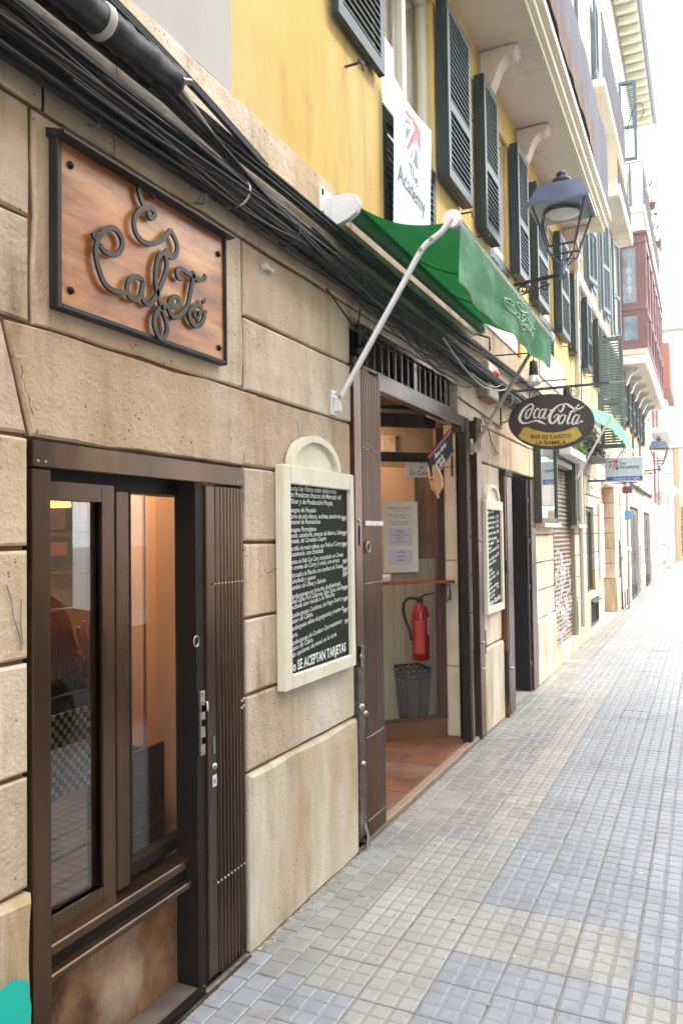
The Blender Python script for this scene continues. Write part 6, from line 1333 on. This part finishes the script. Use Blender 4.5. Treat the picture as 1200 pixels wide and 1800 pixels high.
# sign pole
po = thing('sign_pole', 'slim grey steel pole with a small blue plate close to the wall', 'pole', (.16, 16.6, 0))
build(MB().lathe((.16, 16.6, 0), [(.07, 0), (.06, .02), (.034, .04), (.034, 2.62), (.02, 2.64)], n=14), 'shaft', M('galvanised', (.42, .42, .40, 1), rough=.45, metal=.3), po); build(MB().box(.10, .22, 16.55, 16.56, 1.80, 1.98), 'blue_plate', M('light_blue_plate', (.10, .3, .62, 1), rough=.4), po)
build(MB().box(.11, .21, 16.5, 16.56, 1.16, 1.24, ch=.01), 'clamp', white_paint, po)
rp = thing('red_lantern_box', 'small dark red hanging box sign beyond the academy sign', 'sign', (.2, 15.5, 2.4)); build(MB().box(.16, .34, 15.5, 15.6, 2.28, 2.42, ch=.02), 'box', M('deep_red', (.16, .03, .025, 1), rough=.5), rp); build(MB().box(0, .42, 15.54, 15.56, 2.47, 2.49), 'bar', black_iron, rp); build(MB().tube([(.2, 15.55, 2.44), (.2, 15.55, 2.47)], .006, 6), 'hanger', black_iron, rp)
# ledge clutter of cables continuing
m = MB()
for k in range(6):
    m.tube([(.05+.02*math.sin(y*2+k), y, 2.62+.03*math.sin(y*1.3+k)+.01*k) for y in [17+j*.4 for j in range(24)]], .018, 5)
o = build(m, 'far_cables', cable_m, kind='stuff'); tag(o, 'dark cables along the wall top at the far end of the front', 'cables')
# ================================================================== END OF THE STREET
h3 = thing('end_house', 'slim white house with rust-coloured joinery at the far end of the row', 'building', (0, 30, 0))
build(MB().box(-4, .0, YEND+.02, 32.6, -.1, 12.2), 'wall', white_render, h3); build(MB().box(0, .5, 28.0, 32.4, 4.9, 5.05), 'balcony_slab', white_paint, h3)
rb = MB()
for k in range(34): rb.tube([(.48, 28.05+k*.13, 5.05), (.48, 28.05+k*.13, 5.95)], .010, 4, caps=False)
rb.tube([(0, 28.02, 5.95), (.48, 28.02, 5.95), (.48, 32.4, 5.95)], .02, 5); build(rb, 'railing', white_metal, h3, kind='stuff')
for z0, z1 in ((5.05, 7.5), (2.55, 4.3), (8.2, 10.4)):
    for y in (28.4, 30.4): f = build(MB().box(-.02, .06, y, y+1.2, z0, z1, ch=.01), 'window', red_door, h3); build(MB().box(.061, .07, y+.15, y+1.05, z0+.15, z1-.15), 'pane', dim_glass, f)
build(MB().box(.0, .62, 28.0, 31.8, 6.3, 7.9, ch=.02), 'bay', red_door, h3)
for y in (28.3, 29.5, 30.7): build(MB().box(.621, .64, y, y+.9, 6.45, 7.75), 'pane', ice, h3)
build(MB().box(0, .09, 27.8, 28.0, 0, 2.5), 'pilaster', cream, h3); build(MB().box(-.02, .02, 28.4, 29.6, .0, 2.2), 'door', door_green, h3)
eb = thing('palace', 'broad pale stone building closing the street, with a high passage', 'building', (6, 45, 0))
def EB(m, n, mt): return build(m, n, mt, eb)
xs = -8.0
# courses of large pale blocks
random.seed(3)
z = 0
while z < 12.4:
    x = -7.0; j = int(z/1.55) % 2
    while x < 12:
        x1 = x+1.5 if not (j and x == -7.0) else x+.75
        z1 = z+1.55
        if not (z < 5.4 and x1 > .10 and x < 6.2): EB(MB().box(x+.008, x1-.008, 45+random.uniform(-.01, .01), 46, z+.008, z1-.008, ch=.02), 'stone', end_stone)
        elif x < .10 and z < 5.4: EB(MB().box(x+.008, .10, 45, 46, z+.008, z1-.008, ch=.02), 'stone', end_stone)
        x = x1
    z += 1.55
EB(MB().box(-7, .12, 45.05, 46.1, 0, 12.4), 'core', mortar); EB(MB().box(.12, 12, 45.05, 46.1, 6.2, 12.4), 'core', mortar); EB(MB().box(-7, 12, 44.7, 46.2, 6.02, 6.3, ch=.05), 'string_course', white_paint)
EB(MB().box(.12, .34, 44.9, 46, 0, 6.0, ch=.02), 'pilaster', orange_trim); EB(MB().box(-7.2, 12.2, 44.5, 46.6, 12.4, 12.9, ch=.08), 'cornice', white_paint)
EB(MB().box(.34, 6.2, 44.95, 45.2, 5.5, 6.0), 'lintel', cream)
yw = thing('ochre_wall', 'ochre garden wall seen through the high passage', 'wall', (3, 52, 0)); build(MB().box(-2, 8, 52, 52.3, 0, 2.9), 'wall_face', M('ochre', (.55, .42, .2, 1), rough=.9), yw); build(MB().box(-2, 8, 51.9, 52.4, 2.9, 3.1), 'coping', cream, yw)
def tree(x, y, h, cr, label, zc=None, n=2600, grp=None, leaf=.11):
    t = thing('plane_tree', label, 'tree', (x, y, 0), grp)
    build(MB().tube([(x, y, 0), (x+.05, y, h*.3), (x-.05, y+.05, h*.55), (x, y, h*.85)], [.16, .13, .09, .03], 9), 'trunk', bark, t)
    m = MB()
    for k in range(7): a = k*.9; m.tube([(x, y, h*(.35+.05*k)), (x+cr*.4*math.cos(a), y+cr*.4*math.sin(a), h*(.5+.05*k)), (x+cr*.75*math.cos(a), y+cr*.75*math.sin(a), h*(.58+.055*k))], [.06, .04, .015], 6)
    build(m, 'limbs', bark, t)
    cs = [(random.gauss(0, cr*.5), random.gauss(0, cr*.5), h*.68+random.gauss(0, cr*.4), random.uniform(.35, .6)*cr) for _ in range(16)]; lm = MB()
    for k in range(n):
        c = random.choice(cs); v = Vector((random.gauss(0, 1), random.gauss(0, 1), random.gauss(0, 1))).normalized()*c[3]*random.uniform(.6, 1.0)
        p = Vector((x+c[0], y+c[1], c[2]))+v; a = Vector((random.gauss(0, 1), random.gauss(0, 1), random.gauss(0, .6))).normalized(); b = a.orthogonal().normalized()
        lm.add([p, p+a*leaf*.5+b*leaf*.3, p+a*leaf, p+a*leaf*.5-b*leaf*.3], [(0, 1, 2, 3)])
    build(lm, 'crown', leaf_m, t, kind='stuff'); return t
tree(1.6, 48.5, 4.6, 1.5, 'leafy tree showing through the high passage', leaf=.16); tree(3.2, 50.5, 3.2, 1.3, 'lower leafy tree beside the ochre wall, partly beyond the edge', leaf=.16)
gt = thing('iron_gate', 'ornate white iron gate with rings standing in the passage', 'gate', (1.3, 47, 0))
m = MB()
for ix in range(4):
    for iz in range(4): cxx, czz = .55+ix*.42, .45+iz*.42; build(MB().tube([(cxx+.19*math.cos(a), 47, czz+.19*math.sin(a)) for a in [j*.45 for j in range(14)]], .03, 5, closed=True), 'ring', iron_paint, gt)
build(MB().tube([(.3, 47, 0), (.3, 47, 2.2), (2.1, 47, 2.2), (2.1, 47, 0)], .05, 6), 'gate_frame', iron_paint, gt)
lpst = thing('lamp_post', 'white globe street lamp on a slim post at the end of the pavement', 'street lamp', (.16, 35.5, 0))
build(MB().lathe((.16, 35.5, 0), [(.22, 0), (.20, .15), (.12, .25), (.10, .8), (.06, .9), (.05, 2.9), (.07, 2.95)], n=14), 'post', M('pale_post', (.42, .43, .44, 1), rough=.5), lpst)
build(MB().lathe((.16, 35.5, 2.95), [(.10, 0), (.42, .22), (.44, .30), (.30, .42), (.1, .75), (.02, .8)], n=20), 'lamp_head', white_paint, lpst)
bk = thing('bicycle', 'bicycle leaning on the far lamp post', 'bicycle', (.0, 35.1, 0))
for y in (34.8, 35.7): build(MB().tube([(-.18, y+.33*math.cos(a), .34+.33*math.sin(a)) for a in [j*.35 for j in range(18)]], .018, 5, closed=True), 'wheel', black_iron, bk)
build(MB().tube([(-.18, 34.8, .34), (-.18, 35.1, .85), (-.18, 35.55, .85), (-.18, 35.3, .34), (-.18, 35.1, .85)], .018, 5), 'frame', iron_paint, bk); build(MB().tube([(-.18, 35.7, .34), (-.18, 35.55, .95), (-.4, 35.5, 1.0), (.05, 35.5, 1.0)], .015, 5), 'handlebar', iron_paint, bk); build(MB().box(-.24, -.12, 34.95, 35.2, .9, .95, ch=.02), 'saddle', rubber, bk)
# ================================================================== ACROSS THE STREET (mirrored in the glass)
op = thing('opposite_house', 'stone house across the street, seen only mirrored in the panes', 'building', (9.5, 0, 0))
holes = [(y, y+1.1, z, z+2.1) for y in range(-13, 10, 3) for z in (.4, 4.2, 7.8)]
m = MB(); core_cells(-14, 11.5, -.1, 14.4, 9.9, 9.5, holes, m); build(m, 'wall', opp_stone, op)
build(MB().box(9.8, 9.85, -14, 11.5, 0, 14.3), 'dark_glazing', dim_glass, op); build(MB().box(9.91, 9.95, -14, 11.5, 0, 14.4), 'inner_wall', dark_metal, op)
build(MB().box(7.4, 9.5, -14, 44, -.15, 0), 'pavement', tile_grey, op)
for k, (y, la) in enumerate(((5.5, 'nearest'), (15.5, 'second'), (24.5, 'third'))): tree(8.3, y, 7.5, 2.1, 'plane tree across the street, %s of the row, seen only mirrored' % la, grp='plane trees across the street', n=2200, leaf=.18)
car = thing('parked_car', 'dark grey car at the kerb, seen only mirrored in the cafe window', 'car', (3.6, 3.0, 0))
bodyp = [(1.0, .25), (1.0, .62), (1.15, .78), (1.9, .92), (2.6, 1.40), (3.9, 1.44), (4.7, 1.0), (5.1, .92), (5.15, .3)]
build(MB().prism(bodyp, 'x', 2.85, 4.45), 'body', car_paint, car)
for q_ in (.955, 1.385): build(MB().tube([(2.835, 1.7 if q_ < 1 else 2.55, q_+.0), (2.835, 3.2, q_+.06 if q_ < 1 else 1.46), (2.835, 4.7 if q_ < 1 else 3.9, q_+.04)], .016, 6), 'chrome_trim', steel, car)
for x in (2.845, 4.455): build(MB().prism([(2.05, .95), (2.65, 1.33), (3.8, 1.37), (4.45, .98)], 'x', x-.004, x+.004), 'side_window', M('car_glass', (.02, .025, .03, 1), rough=.08, spec=.8), car)
for y in (1.7, 4.45):
    for x in (2.85, 4.3): build(MB().lathe((x, y, .17), [(.30, 0), (.32, .03), (.32, .17), (.30, .2)], n=22, axis='x'), 'wheel', rubber, car)

# ================================================================== PALE AIR, a volume added to imitate glare
hz = MB().box(-61, 121, -41, 421, -1.3, 17.5); hm_ = bpy.data.materials.new('pale_glare'); hm_.use_nodes = True; n_ = hm_.node_tree; n_.nodes.clear()
o_ = n_.nodes.new('ShaderNodeOutputMaterial'); v_ = n_.nodes.new('ShaderNodeVolumePrincipled'); v_.inputs['Density'].default_value = .0035; v_.inputs['Color'].default_value = (.93, .96, 1, 1); v_.inputs['Anisotropy'].default_value = .2
n_.links.new(v_.outputs[0], o_.inputs['Volume']); h_ = build(hz, 'glare', hm_, kind='stuff'); tag(h_, 'added pale air that imitates glare at the far end of the street', 'glare')
